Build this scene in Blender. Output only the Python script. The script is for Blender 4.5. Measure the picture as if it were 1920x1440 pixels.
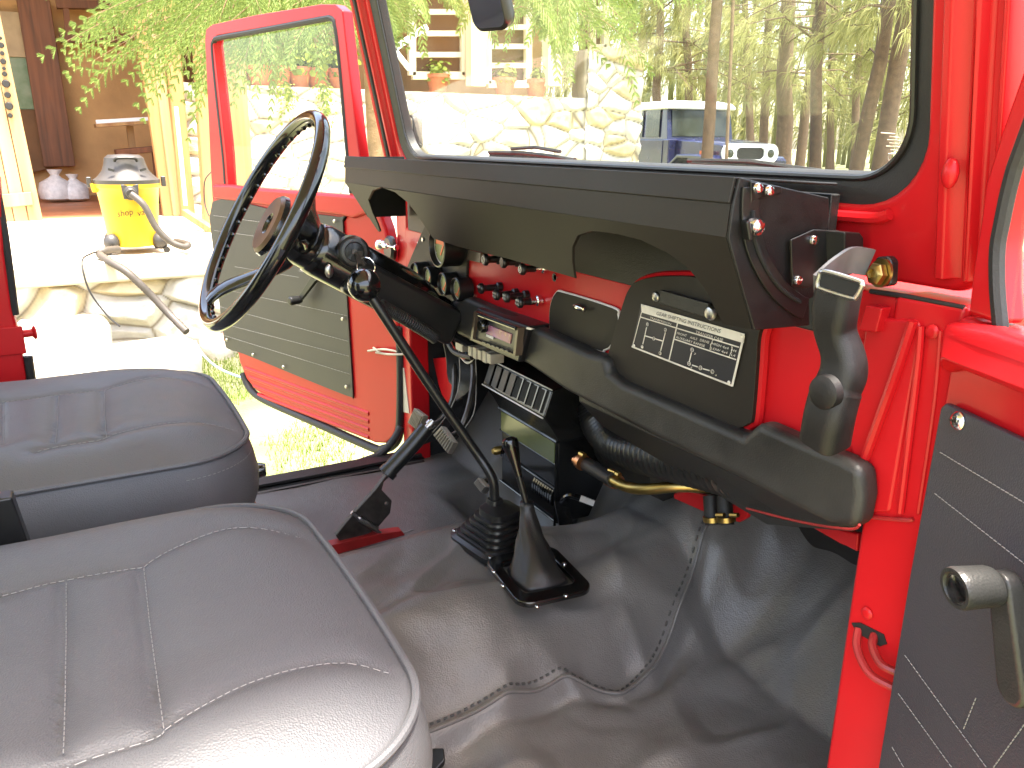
import bpy, bmesh, math, random
from math import radians as R, sin, cos, pi
from mathutils import Vector as V, Matrix, noise
random.seed(7)
S = bpy.context.scene
for o in list(bpy.data.objects): bpy.data.objects.remove(o)
COL = S.collection
# ------------------------------------------------------------------ camera (at the origin; X right, Y nose of the car, Z up)
F = 1498.0
ax = V((0.48553613, 0.25560408, -0.83601508)); ay = V((0.8741841, -0.1337101, 0.46682306)); az = V((0.00753821, -0.95749056, -0.28836611))
# camera local axes (right, up, back) expressed in the world
cam_right = V((ax[0], ay[0], az[0])); cam_up = -V((ax[1], ay[1], az[1])); cam_back = -V((ax[2], ay[2], az[2]))
cd = bpy.data.cameras.new('camera'); cam = bpy.data.objects.new('camera', cd); COL.objects.link(cam)
cam.matrix_world = Matrix((cam_right, cam_up, cam_back)).transposed().to_4x4()
cd.sensor_width = 36; cd.lens = 36*F/1920; cd.clip_start = 0.02; cd.clip_end = 600
S.camera = cam
# ------------------------------------------------------------------ light
SUN_EL, SUN_AZ = 79, 70      # azimuth measured from +Y towards +X
w = bpy.data.worlds.new('World'); S.world = w; w.use_nodes = True
nt = w.node_tree; bg = nt.nodes['Background']
sky = nt.nodes.new('ShaderNodeTexSky'); sky.sky_type = 'NISHITA'; sky.sun_disc = False
sky.sun_elevation = R(SUN_EL); sky.sun_rotation = R(SUN_AZ); sky.dust_density = 3; sky.air_density = 1.0; sky.ozone_density = 0.6
warm = nt.nodes.new('ShaderNodeMix'); warm.data_type = 'RGBA'; warm.blend_type = 'MULTIPLY'; warm.inputs[0].default_value = 1
warm.inputs[7].default_value = (1.14, 1.0, .86, 1); nt.links.new(sky.outputs[0], warm.inputs[6]); nt.links.new(warm.outputs[2], bg.inputs[0]); bg.inputs[1].default_value = 0.15
sd = bpy.data.lights.new('sun', 'SUN'); sd.energy = 3.4; sd.angle = R(9); sd.color = (1, .95, .86)
so = bpy.data.objects.new('sun', sd); COL.objects.link(so)
sdir = V((sin(R(SUN_AZ))*cos(R(SUN_EL)), cos(R(SUN_AZ))*cos(R(SUN_EL)), sin(R(SUN_EL))))
so.rotation_euler = sdir.to_track_quat('Z', 'Y').to_euler()
S.view_settings.view_transform = 'Standard'; S.view_settings.look = 'None'; S.view_settings.gamma = 1
S.view_settings.exposure = 3.05
S.render.engine = 'CYCLES'; S.cycles.max_bounces = 8; S.cycles.transparent_max_bounces = 12
S.cycles.diffuse_bounces = 5; S.cycles.glossy_bounces = 3; S.cycles.caustics_reflective = False
S.cycles.sample_clamp_indirect = 6; S.cycles.use_denoising = True
# ------------------------------------------------------------------ projecting a direction seen in the photo onto a real plane
def ray(px, py):
    d = V((px-960, py-720, F)).normalized()
    return V((ax.dot(d), ay.dot(d), az.dot(d)))
def P(px, py, a, v):
    r = ray(px, py); i = 'XYZ'.index(a); return r*(v/r[i])
def PL(px, py, p0, n):
    r = ray(px, py); return r*(p0.dot(n)/r.dot(n))
# ------------------------------------------------------------------ materials
M = {}
def mat(name, col, rough=.5, metal=0, var=.12, vs=6, bump=0, bs=300, bd=.0006, coat=0, spec=.5, col2=None, vs2=None, wrinkle=0, ws=30, emit=None, detail=3, rv=0.08):
    m = bpy.data.materials.new(name); m.use_nodes = True; t = m.node_tree; b = t.nodes['Principled BSDF']
    tc = t.nodes.new('ShaderNodeTexCoord')
    n = t.nodes.new('ShaderNodeTexNoise'); n.inputs['Scale'].default_value = vs; n.inputs['Detail'].default_value = detail
    t.links.new(tc.outputs['Object'], n.inputs['Vector'])
    rp = t.nodes.new('ShaderNodeMapRange'); t.links.new(n.outputs[0], rp.inputs[0])
    rp.inputs[1].default_value = .3; rp.inputs[2].default_value = .7
    mx = t.nodes.new('ShaderNodeMix'); mx.data_type = 'RGBA'
    c2 = col2 or tuple(min(1, c*(1+var)) for c in col); c1 = col if col2 else tuple(c*(1-var) for c in col)
    mx.inputs[6].default_value = (*c1, 1); mx.inputs[7].default_value = (*c2, 1)
    t.links.new(rp.outputs[0], mx.inputs[0]); t.links.new(mx.outputs[2], b.inputs['Base Color'])
    b.inputs['Metallic'].default_value = metal; b.inputs['Coat Weight'].default_value = coat
    b.inputs['Coat Roughness'].default_value = .08; b.inputs['Specular IOR Level'].default_value = spec
    r2 = t.nodes.new('ShaderNodeMapRange'); t.links.new(n.outputs[0], r2.inputs[0])
    r2.inputs[3].default_value = max(.02, rough-rv); r2.inputs[4].default_value = min(1, rough+rv)
    t.links.new(r2.outputs[0], b.inputs['Roughness'])
    last = None
    if wrinkle:
        n3 = t.nodes.new('ShaderNodeTexNoise'); n3.inputs['Scale'].default_value = ws; n3.inputs['Detail'].default_value = 4
        t.links.new(tc.outputs['Object'], n3.inputs['Vector'])
        b3 = t.nodes.new('ShaderNodeBump'); b3.inputs['Strength'].default_value = 1; b3.inputs['Distance'].default_value = wrinkle
        t.links.new(n3.outputs[0], b3.inputs['Height']); last = b3
    if bump:
        v = t.nodes.new('ShaderNodeTexVoronoi'); v.inputs['Scale'].default_value = bs
        t.links.new(tc.outputs['Object'], v.inputs['Vector'])
        bb = t.nodes.new('ShaderNodeBump'); bb.inputs['Strength'].default_value = bump; bb.inputs['Distance'].default_value = bd
        t.links.new(v.outputs['Distance'], bb.inputs['Height'])
        if last: t.links.new(last.outputs[0], bb.inputs['Normal'])
        last = bb
    if last: t.links.new(last.outputs[0], b.inputs['Normal'])
    if emit:
        b.inputs['Emission Color'].default_value = (*emit[:3], 1); b.inputs['Emission Strength'].default_value = emit[3]
    M[name] = m; return m
def attr_mat(name, rough=.9, var=.2, vs=20, bump=.3, metal=0, spec=.3, trans=0):
    m = mat(name, (.5, .5, .5), rough, metal, var, vs, bump, vs*6, .004, spec=spec); t = m.node_tree
    a = t.nodes.new('ShaderNodeAttribute'); a.attribute_name = 'Col'
    mx = [n for n in t.nodes if n.type == 'MIX'][0]
    mul = t.nodes.new('ShaderNodeMix'); mul.data_type = 'RGBA'; mul.blend_type = 'MULTIPLY'; mul.inputs[0].default_value = 1
    mx.inputs[6].default_value = (1-var,)*3+(1,); mx.inputs[7].default_value = (1, 1, 1, 1)
    b = t.nodes['Principled BSDF']
    t.links.new(mx.outputs[2], mul.inputs[6]); t.links.new(a.outputs[0], mul.inputs[7]); t.links.new(mul.outputs[2], b.inputs['Base Color'])
    if trans:
        tr = t.nodes.new('ShaderNodeBsdfTranslucent'); t.links.new(mul.outputs[2], tr.inputs[0])
        ms = t.nodes.new('ShaderNodeMixShader'); ms.inputs[0].default_value = trans
        t.links.new(b.outputs[0], ms.inputs[1]); t.links.new(tr.outputs[0], ms.inputs[2])
        t.links.new(ms.outputs[0], t.nodes['Material Output'].inputs[0])
    return m
def wood_mat(name, c1, c2, scale=4, rough=.6, axis='Z'):
    m = mat(name, c1, rough, 0, .1, 5, .2, 160, .001); t = m.node_tree; b = t.nodes['Principled BSDF']
    tc = t.nodes.new('ShaderNodeTexCoord'); mp = t.nodes.new('ShaderNodeMapping'); s = [scale*5]*3; s['XYZ'.index(axis)] = scale*.35
    mp.inputs['Scale'].default_value = s
    n = t.nodes.new('ShaderNodeTexNoise'); n.inputs['Scale'].default_value = 1; n.inputs['Detail'].default_value = 6; n.inputs['Distortion'].default_value = .6
    t.links.new(tc.outputs['Object'], mp.inputs[0]); t.links.new(mp.outputs[0], n.inputs['Vector'])
    cr = t.nodes.new('ShaderNodeValToRGB'); cr.color_ramp.elements[0].position = .32; cr.color_ramp.elements[1].position = .68
    cr.color_ramp.elements[0].color = (*c1, 1); cr.color_ramp.elements[1].color = (*c2, 1)
    t.links.new(n.outputs[0], cr.inputs[0]); t.links.new(cr.outputs[0], b.inputs['Base Color']); return m
def glass_mat(name, tint=(1, 1, 1), refl=.06, rough=.02, dirt=0):
    m = bpy.data.materials.new(name); m.use_nodes = True; t = m.node_tree; t.nodes.remove(t.nodes['Principled BSDF'])
    tr = t.nodes.new('ShaderNodeBsdfTransparent'); tr.inputs[0].default_value = (*tint, 1)
    gl = t.nodes.new('ShaderNodeBsdfGlossy'); gl.inputs['Roughness'].default_value = rough
    fr = t.nodes.new('ShaderNodeLayerWeight'); fr.inputs[0].default_value = .5
    pw = t.nodes.new('ShaderNodeMath'); pw.operation = 'POWER'; pw.inputs[1].default_value = 5; t.links.new(fr.outputs['Facing'], pw.inputs[0])
    mp = t.nodes.new('ShaderNodeMath'); mp.operation = 'MULTIPLY_ADD'; mp.inputs[1].default_value = .6; mp.inputs[2].default_value = refl*.5
    mp.use_clamp = True; t.links.new(pw.outputs[0], mp.inputs[0])
    ms = t.nodes.new('ShaderNodeMixShader'); t.links.new(mp.outputs[0], ms.inputs[0])
    t.links.new(tr.outputs[0], ms.inputs[1]); t.links.new(gl.outputs[0], ms.inputs[2])
    last = ms
    if dirt:
        di = t.nodes.new('ShaderNodeBsdfDiffuse'); di.inputs[0].default_value = (.8, .78, .72, 1)
        n = t.nodes.new('ShaderNodeTexNoise'); n.inputs['Scale'].default_value = 9; n.inputs['Detail'].default_value = 8
        tc = t.nodes.new('ShaderNodeTexCoord'); t.links.new(tc.outputs['Object'], n.inputs['Vector'])
        mr = t.nodes.new('ShaderNodeMapRange'); mr.inputs[1].default_value = .35; mr.inputs[2].default_value = .8; mr.inputs[4].default_value = dirt
        t.links.new(n.outputs[0], mr.inputs[0])
        m2 = t.nodes.new('ShaderNodeMixShader'); t.links.new(mr.outputs[0], m2.inputs[0]); t.links.new(ms.outputs[0], m2.inputs[1]); t.links.new(di.outputs[0], m2.inputs[2]); last = m2
    t.links.new(last.outputs[0], t.nodes['Material Output'].inputs[0]); M[name] = m; return m
mat('red', (.48, .009, .013), .34, 0, .06, 5, coat=.12, spec=.25, wrinkle=.0004, ws=14, rv=.05)
mat('red_worn', (.28, .012, .012), .45, 0, .3, 25, coat=.2)
mat('hood_black', (.016, .013, .0105), .50, 0, .15, 5, spec=.28, bump=.25, bs=900, bd=.0003)
mat('black_vinyl', (.013, .0125, .012), .42, 0, .12, 9, bump=.5, bs=700, bd=.0005)
mat('end_black', (.010, .009, .009), .46, 0, .2, 60, spec=.35, bump=.5, bs=1100, bd=.0004)
mat('strap_grey', (.14, .14, .14), .4, 0, .2, 30)
mat('horn_brown', (.10, .05, .025), .35, 0, .3, 20)
mat('black_gloss', (.005, .005, .005), .16, 0, .1, 6, coat=.5)
mat('black_satin', (.010, .010, .010), .33, 0, .15, 8)
mat('black_paint', (.008, .008, .008), .2, 0, .2, 12, wrinkle=.0006, ws=25)
mat('gap_shade', (.008, .008, .008), .8)  # near-black standing in for the shade inside holes and slots
mat('rubber', (.014, .013, .013), .55, 0, .2, 20, bump=.3, bs=500)
mat('pad_black', (.020, .019, .018), .5, 0, .45, 16, bump=.5, bs=500, bd=.0004, wrinkle=.001, ws=18)
mat('seat_vinyl', (.088, .088, .094), .48, 0, .07, 3, bump=.6, bs=600, bd=.0006, wrinkle=.0014, ws=18)
mat('seat_vinyl_warm', (.092, .090, .093), .48, 0, .08, 3, bump=.6, bs=600, bd=.0006, wrinkle=.0014, ws=18)
mat('stitch', (.26, .25, .24), .8)
mat('stitch_dark', (.05, .05, .048), .6)
mat('mat_vinyl', (.118, .114, .109), .36, 0, .12, 4, bump=.6, bs=420, bd=.0006, wrinkle=.0030, ws=13)
mat('door_vinyl', (.036, .032, .030), .5, 0, .06, 4, bump=.3, bs=800, bd=.0004)
mat('door_vinyl_dark', (.047, .045, .056), .45, 0, .08, 4, bump=.5, bs=600, bd=.0005, wrinkle=.0006, ws=30)
mat('chrome', (.8, .8, .8), .12, 1, .05, 10)
mat('steel', (.45, .44, .43), .3, 1, .15, 30)
mat('alu', (.68, .64, .58), .4, .25, .15, 30)
mat('brass', (.42, .30, .10), .35, 1, .2, 30)
mat('copper', (.55, .25, .12), .35, 1, .25, 30)
mat('dark_steel', (.06, .052, .045), .4, .6, .4, 40)
mat('olive_reflection', (.07, .085, .025), .22, 0, .15, 12, coat=.4)  # green reflection on the black heater, put into the base colour
mat('gauge_face', (.24, .25, .10), .5)
mat('orange_mark', (.75, .16, .05), .5)
mat('white_mark', (.75, .73, .68), .5)
mat('plate_black', (.025, .024, .028), .3)
mat('purple', (.22, .05, .38), .25, 0, .3, 30, col2=(.35, .16, .12))
mat('smoke_amber', (.09, .065, .045), .2, 0, .3, 20)
mat('connector', (.35, .31, .24), .4, 0, .2, 40)
mat('wire_blue', (.05, .16, .3), .4); mat('wire_red', (.6, .05, .02), .4); mat('wire_white', (.6, .55, .45), .5)
mat('crank_grey', (.026, .026, .025), .38, 0, .2, 30, bump=.3, bs=500)
mat('pedal_rubber', (.28, .25, .21), .6, 0, .2, 40)
mat('sticker_tan', (.55, .48, .38), .6, 0, .15, 30)
mat('mirror_glass', (.9, .9, .9), .02, 1, 0)
glass_mat('windshield_glass', (.97, .99, .97), .05, .01, .04)
glass_mat('door_glass', (.97, .99, .98), .04, .01)
# ------------------------------------------------------------------ mesh builder
def frame_from(d):
    d = d.normalized(); a = V((0, 0, 1)) if abs(d.z) < .9 else V((1, 0, 0))
    u = d.cross(a).normalized(); return u, d.cross(u).normalized()
def smooth_path(pts, n=6, closed=False):
    pts = [V(p) for p in pts]; out = []; L = len(pts)
    if L < 3: return pts
    rng = L if closed else L-1
    for i in range(rng):
        if closed: a, b, c, d = pts[(i-1) % L], pts[i], pts[(i+1) % L], pts[(i+2) % L]
        else: a, b, c, d = pts[max(i-1, 0)], pts[i], pts[i+1], pts[min(i+2, L-1)]
        for k in range(n):
            t = k/n
            out.append(.5*((2*b)+(c-a)*t+(2*a-5*b+4*c-d)*t*t+(3*b-a-3*c+d)*t**3))
    if not closed: out.append(pts[-1])
    return out
def rrect(x0, x1, y0, y1, r, n=6):
    o = []
    for cx, cy, a0 in ((x1-r, y1-r, 0), (x0+r, y1-r, 90), (x0+r, y0+r, 180), (x1-r, y0+r, 270)):
        for k in range(n+1):
            a = R(a0+90*k/n); o.append((cx+r*cos(a), cy+r*sin(a)))
    return o
class MB:
    def __init__(s): s.bm = bmesh.new(); s.mi = 0; s.mats = []
    def use(s, m):
        if m not in s.mats: s.mats.append(m)
        s.mi = s.mats.index(m); return s
    def face(s, vs):
        try: f = s.bm.faces.new(vs); f.material_index = s.mi; f.smooth = True; return f
        except ValueError: return None
    def prism(s, pts, off):
        off = V(off); a = [s.bm.verts.new(p) for p in pts]; b = [s.bm.verts.new(V(p)+off) for p in pts]; n = len(a)
        s.face(a[::-1]); s.face(b)
        for i in range(n): s.face([a[i], a[(i+1) % n], b[(i+1) % n], b[i]])
        return s
    def box(s, c, sz, mtx=None):
        c = V(c); h = V(sz)/2; q = []
        for x, y in ((-1, -1), (1, -1), (1, 1), (-1, 1)): q.append(V((x*h.x, y*h.y, -h.z)))
        m = mtx or Matrix.Identity(3)
        return s.prism([c+m@p for p in q], m@V((0, 0, 2*h.z)))
    def ring(s, o, i, off):     # frame: outer loop, inner loop of the same length, thickness vector
        off = V(off); n = len(o)
        A = [s.bm.verts.new(p) for p in o]; B = [s.bm.verts.new(p) for p in i]
        C = [s.bm.verts.new(V(p)+off) for p in o]; D = [s.bm.verts.new(V(p)+off) for p in i]
        for k in range(n):
            j = (k+1) % n
            s.face([A[k], A[j], B[j], B[k]]); s.face([C[j], C[k], D[k], D[j]])
            s.face([A[j], A[k], C[k], C[j]]); s.face([B[k], B[j], D[j], D[k]])
        return s
    def loft(s, rings, closed=False, caps=True):
        vs = [[s.bm.verts.new(p) for p in r] for r in rings]; n = len(vs[0]); m = len(vs)
        for i in range(m if closed else m-1):
            a, b = vs[i], vs[(i+1) % m]
            for k in range(n): s.face([a[k], a[(k+1) % n], b[(k+1) % n], b[k]])
        if caps and not closed: s.face(vs[0][::-1]); s.face(vs[-1])
        return s
    def tube(s, pts, r, n=10, closed=False, flat=None, up=None):
        pts = [V(p) for p in pts]; L = len(pts); rings = []; u = None
        for i, p in enumerate(pts):
            if closed: d = pts[(i+1) % L]-pts[i-1]
            else: d = pts[min(i+1, L-1)]-pts[max(i-1, 0)]
            if d.length < 1e-9: d = V((0, 0, 1))
            d.normalize()
            if up is not None: u = (V(up)-d*V(up).dot(d)).normalized()
            elif u is None: u = frame_from(d)[0]
            else: u = (u-d*u.dot(d)).normalized()
            v = d.cross(u); rr = r[i] if isinstance(r, (list, tuple)) else r
            ru, rv = (rr, rr) if flat is None else (flat[0], flat[1])
            rings.append([p+u*ru*cos(2*pi*k/n)+v*rv*sin(2*pi*k/n) for k in range(n)])
        return s.loft(rings, closed)
    def strap(s, pts, w_, t_, wdir):   # flat rectangular ribbon
        rings = []; L = len(pts); pts = [V(p) for p in pts]
        for i, p in enumerate(pts):
            d = (pts[min(i+1, L-1)]-pts[max(i-1, 0)]).normalized(); wv = V(wdir); wv = (wv-d*wv.dot(d)).normalized(); v = d.cross(wv)
            ww = w_[i] if isinstance(w_, (list, tuple)) else w_; tt = t_[i] if isinstance(t_, (list, tuple)) else t_
            rings.append([p+wv*ww/2*a+v*tt/2*b for a, b in ((-1, -1), (1, -1), (1, 1), (-1, 1))])
        return s.loft(rings)
    def lathe(s, o, axis, prof, n=24, caps=True):
        o = V(o); d = V(axis).normalized(); u, v = frame_from(d)
        return s.loft([[o+d*h+u*max(r, 1e-5)*cos(2*pi*k/n)+v*max(r, 1e-5)*sin(2*pi*k/n) for k in range(n)] for r, h in prof], caps=caps)
    def ball(s, c, r, n=12, sc=(1, 1, 1)):
        c = V(c); rings = []
        for i in range(n//2+1):
            a = pi*i/(n//2); rr = max(sin(a), 1e-4)
            rings.append([c+V((r*sc[0]*rr*cos(2*pi*k/n), r*sc[1]*rr*sin(2*pi*k/n), -r*sc[2]*cos(a))) for k in range(n)])
        return s.loft(rings)
    def screw(s, c, nrm, r, h=.003):
        s.lathe(c, nrm, [(r, 0), (r, h*.3), (r*.8, h*.8), (r*.4, h), (.0001, h)], 12)
        return s
    def grid(s, fn, nu, nv):
        vs = [[s.bm.verts.new(fn(i/nu, j/nv)) for j in range(nv+1)] for i in range(nu+1)]
        for i in range(nu):
            for j in range(nv): s.face([vs[i][j], vs[i+1][j], vs[i+1][j+1], vs[i][j+1]])
        return vs
    def text(s, body, p0, p1, updir, h, depth=.0004, nrm=None):
        cu = bpy.data.curves.new('t', 'FONT'); cu.body = body; cu.size = 1; cu.resolution_u = 3
        ob = bpy.data.objects.new('t', cu); COL.objects.link(ob)
        dg = bpy.context.evaluated_depsgraph_get(); dg.update()
        me = bpy.data.meshes.new_from_object(ob.evaluated_get(dg)); bpy.data.objects.remove(ob)
        if len(me.vertices) == 0: return s
        xs = [v.co.x for v in me.vertices]; x0, x1 = min(xs), max(xs)
        p0, p1 = V(p0), V(p1); ex = (p1-p0)/(x1-x0); ey = V(updir).normalized()*h/.7
        vs = [s.bm.verts.new(p0+ex*(v.co.x-x0)+ey*v.co.y+(V(nrm)*depth if nrm else V((0, 0, 0)))) for v in me.vertices]
        for p in me.polygons: s.face([vs[i] for i in p.vertices])
        bpy.data.meshes.remove(me); return s
    def color(s, fn):
        lay = s.bm.loops.layers.float_color.new('Col')
        for f in s.bm.faces:
            c = fn(f)
            for l in f.loops: l[lay] = (*c, 1)
    def build(s, name, m, parent=None, bev=0, seg=2, sub=0, ang=38, label=None, flatshade=False, recalc=True):
        if recalc: bmesh.ops.recalc_face_normals(s.bm, faces=s.bm.faces)
        me = bpy.data.meshes.new(name); s.bm.to_mesh(me); s.bm.free()
        if s.mats:
            for k in s.mats: me.materials.append(M[k])
        else: me.materials.append(M[m])
        if flatshade:
            for p in me.polygons: p.use_smooth = False
        elif not sub: me.set_sharp_from_angle(angle=R(ang))
        o = bpy.data.objects.new(name, me); COL.objects.link(o)
        if parent is not None:
            o.parent = parent
            o.matrix_parent_inverse = Matrix.Translation(-V(parent.get('base', (0, 0, 0)))) if parent.type == 'EMPTY' else Matrix.Identity(4)
        if bev:
            b = o.modifiers.new('Bevel', 'BEVEL'); b.width = bev; b.segments = seg; b.limit_method = 'ANGLE'; b.angle_limit = R(35); b.harden_normals = True
        if sub:
            b = o.modifiers.new('Sub', 'SUBSURF'); b.levels = b.render_levels = sub
        if label: o['label'] = label
        return o
def _each(s, name, m, parent=None, **kw):
    bmesh.ops.recalc_face_normals(s.bm, faces=s.bm.faces); seen = set(); out = []
    for v0 in s.bm.verts:
        if v0 in seen: continue
        st = [v0]; seen.add(v0); comp = []
        while st:
            v = st.pop(); comp.append(v)
            for e in v.link_edges:
                w2 = e.other_vert(v)
                if w2 not in seen: seen.add(w2); st.append(w2)
        n = MB(); n.mats = list(s.mats); mp = {v: n.bm.verts.new(v.co) for v in comp}; fs = set(f for v in comp for f in v.link_faces)
        for f in fs:
            g = n.bm.faces.new([mp[v] for v in f.verts]); g.material_index = f.material_index; g.smooth = f.smooth
        out.append(n.build(name, m, parent, recalc=False, **kw))
    s.bm.free(); return out
MB.each = _each
def thing(name, label, cat, loc=(0, 0, 0), group=None):
    o = bpy.data.objects.new(name, None); COL.objects.link(o); o.location = loc; o['base'] = list(map(float, loc)); o.empty_display_size = .1
    o['label'] = label; o['category'] = cat
    if group: o['group'] = group
    return o
def tag(o, label=None, cat=None, group=None, kind=None):
    if label: o['label'] = label
    if cat: o['category'] = cat
    if group: o['group'] = group
    if kind: o['kind'] = kind
    return o
def px(l, a, v): return [P(x, y, a, v) for x, y in l]
def rotm(u, v, w_): return Matrix((V(u), V(v), V(w_))).transposed()
# ================================================================== THE RED CAR
GZ = -1.42
car = thing('off_road_car', 'red vintage off-road car in the foreground, both doors open, black dashboard and grey seats', 'car', (-1.13, .3, GZ))
FY = .70
# ---------------- floor covering
def sstep(a, b, x):
    t = max(0, min(1, (x-a)/(b-a))); return t*t*(3-2*t)
SEAM = [(-.853, .25), (-.85, .45), (-.853, .57), (-.815, .65), (-.828, .72), (-.88, .82), (-.925, .90)]
def seam_x(y):
    for (xa, ya), (xb, yb) in zip(SEAM, SEAM[1:]):
        if y <= yb: return xa+(xb-xa)*(y-ya)/(yb-ya)
    return SEAM[-1][0]
def hz(x, y):
    z = -.815
    if x > -1.2: z += sstep(-.80, -.99, x)*(.135+.02*sstep(.3, .9, y))
    else: z += .045+sstep(-1.38, -1.20, x)*(.09+.02*sstep(.3, .9, y))
    z += max(0, y-.86)**1.15*1.35*(1 if x > -.98 else .55+.45*(1-sstep(-.98, -1.1, x)))
    if x < -1.3: z += max(0, y-.80)*1.0
    z -= .105*sstep(.66, .775, y)*sstep(-1.08, -1.21, x)*sstep(-1.60, -1.48, x)*(1-sstep(.84, .95, y))
    # soft drape wrinkles on the tunnel side and the footwell
    wz = sstep(-1.25, -1.0, x)*sstep(-.5, -.75, x)
    n1 = noise.noise(V((x*7+y*3, y*5.5-x*2, .3))); n2 = noise.noise(V((x*16-y*5, y*11+x*6, 2.1)))
    r1 = 1-abs(noise.noise(V((x*6+y*5, y*4-x*7, 5.2))))*2
    z += wz*(.019*n1+.007*n2+.020*max(0, r1-.40)) + .0035*noise.noise(V((x*9, y*9, 7)))
    # the seam is a small raised welt, the mat folds down beyond it
    d = x-seam_x(y)
    if y < .97: z += .006*math.exp(-(d/.006)**2)-.008*math.exp(-((d-.018)/.012)**2)
    # ridges where the tunnel rounds over
    for cx, cy, dx, dy, a in ((-.93, .78, .05, .10, .022), (-.99, .40, .04, .09, .014), (-.90, .60, .02, .06, .008), (-1.0, .86, .05, .05, .022), (-.90, .92, .03, .07, .018), (-.96, .95, .025, .05, -.012), (-.88, .70, .018, .09, .010), (-1.02, .48, .02, .03, .010), (-.78, .45, .10, .05, .012), (-.66, .60, .08, .10, -.010), (-.86, .50, .035, .05, -.006)):
        z += a*math.exp(-((x-cx)/dx)**2-((y-cy)/dy)**2)
    return z
m = MB(); m.grid(lambda u, v: (lambda x, y: V((x, y, hz(x, y))))(-1.78+u*1.29, -.55+v*1.59), 240, 290)
floor = m.build('floor_mat', 'mat_vinyl', car, ang=180, recalc=False)
def onfloor(px_, py_, lift=0):
    r = ray(px_, py_); t = .5
    while t < 3:
        p = r*t
        if p.z < hz(p.x, p.y)+lift: break
        t += .002
    return r*t
# stitches of the seam
m = MB(); pts = []
path = [V((seam_x(y), y, 0)) for y in [.25+.0105*i for i in range(66)]]
for i, p in enumerate(path[:-1]):
    q = path[i+1]; a = p-V((.011, 0, 0)); b = p.lerp(q, .5)-V((.011, 0, 0))
    a.z = hz(a.x, a.y)+.0012; b.z = hz(b.x, b.y)+.0012
    m.tube([a, b], .0019, 6)
m.build('stitching', 'stitch_dark', floor)
m = MB(); m.tube([V((p.x, p.y, hz(p.x, p.y)+.001)) for p in path], .003, 8); m.build('seam_welt', 'mat_vinyl', floor)
# ---------------- body shell: sill, firewall, roof, hood, rear
m = MB(); m.prism([V((-1.84, -1.2, -.93)), V((-1.84, -1.2, -.775)), V((-1.80, -1.2, -.762)), V((-1.755, -1.2, -.765)), V((-1.745, -1.2, -.93))], (0, 1.93, 0))
sill = m.build('door_sill', 'black_vinyl', car, bev=.006)
m = MB(); m.strap([V((-1.775, -.6+i*.12, -.757+.001*sin(i*2))) for i in range(12)], .045, .006, (1, 0, 0)); m.strap([V((-1.748, -.6+i*.12, -.79)) for i in range(12)], .05, .006, (.35, 0, 1)); m.build('sill_trim', 'black_vinyl', sill)
m = MB(); m.tube(smooth_path([P(459, 905, 'X', -1.80), P(560, 893, 'X', -1.80), P(640, 877, 'X', -1.80), P(690, 862, 'X', -1.80), P(715, 850, 'X', -1.80), P(738, 825, 'X', -1.80), P(752, 800, 'X', -1.80)], 6), .010, 10); m.build('weather_strip', 'rubber', sill)
m = MB(); m.prism([V((-.44, -1.2, -.93)), V((-.44, -1.2, -.80)), V((-.49, -1.2, -.80)), V((-.49, -1.2, -.93))], (0, 1.9, 0)); m.build('door_sill', 'red', car, bev=.006)
m = MB(); m.box((-1.13, 1.042, -.53), (1.36, .02, .735)); m.build('firewall', 'rubber', car)
m = MB(); m.box((-1.13, -.1, -.96), (1.36, 2.2, .03)); m.build('floor_pan', 'red_worn', car)
m = MB(); m.box((-1.13, .892, -.152), (1.36, .29, .02)); m.build('cowl', 'red', car, bev=.006)
m = MB(); m.loft([[V((-1.13-w_, y, -.60)), V((-1.13-w_, y, z-.05)), V((-1.13-w_+.06, y, z)), V((-1.13+w_-.06, y, z)), V((-1.13+w_, y, z-.05)), V((-1.13+w_, y, -.60))] for y, w_, z in ((1.06, .50, -.150), (1.5, .47, -.185), (1.98, .44, -.235))]); m.build('hood', 'red', car, bev=.02, seg=3)
for s_ in (-1, 1):
    m = MB(); m.loft([[V((-1.13+s_*.44, y, -.75)), V((-1.13+s_*.44, y, z)), V((-1.13+s_*.68, y, z-.01)), V((-1.13+s_*.72, y, z-.05)), V((-1.13+s_*.72, y, z-.12)), V((-1.13+s_*.66, y, -.75))] for y, z in ((1.06, -.42), (1.5, -.43), (1.95, -.46), (2.05, -.56))]); m.build('fender', 'red', car, bev=.02, seg=3)
m = MB(); m.prism([V((-1.88, .64, .50)), V((-1.88, -1.35, .52)), V((-.335, -1.35, .52)), V((-.335, .64, .50))], (0, 0, .04)); roof = m.build('roof', 'white_mark', car, bev=.02, seg=3)  # out of view; right edge widened to keep sun off the near seat
# B pillar on the driver's side, at the left edge of the view
m = MB(); m.prism(px([(-60, 330), (0, 330), (8, 470), (22, 575), (38, 640), (48, 700), (54, 752), (-60, 790)], 'X', -1.79), (-.05, 0, 0))
bp = m.build('rear_pillar', 'red', car, bev=.006)
m = MB(); m.tube(smooth_path(px([(-40, 100), (-12, 330), (8, 450), (26, 590)], 'X', -1.80)), .009, 8)
m.tube(smooth_path(px([(52, 668), (62, 745), (66, 790)], 'X', -1.80)), .009, 8); m.build('weather_strip', 'rubber', bp)
m = MB(); m.lathe(P(28, 628, 'X', -1.795), (-.2, .98, 0), [(.008, -.01), (.008, .03), (.014, .032), (.014, .036)], 12); m.box(P(12, 640, 'X', -1.787), (.006, .06, .055)); m.build('striker', 'red', bp, bev=.002)
m = MB(); m.lathe(P(18, 735, 'X', -1.787), (1, 0, 0), [(.005, 0), (.005, .002), (.001, .002)], 10); m.build('screw_hole', 'gap_shade', bp)
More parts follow.
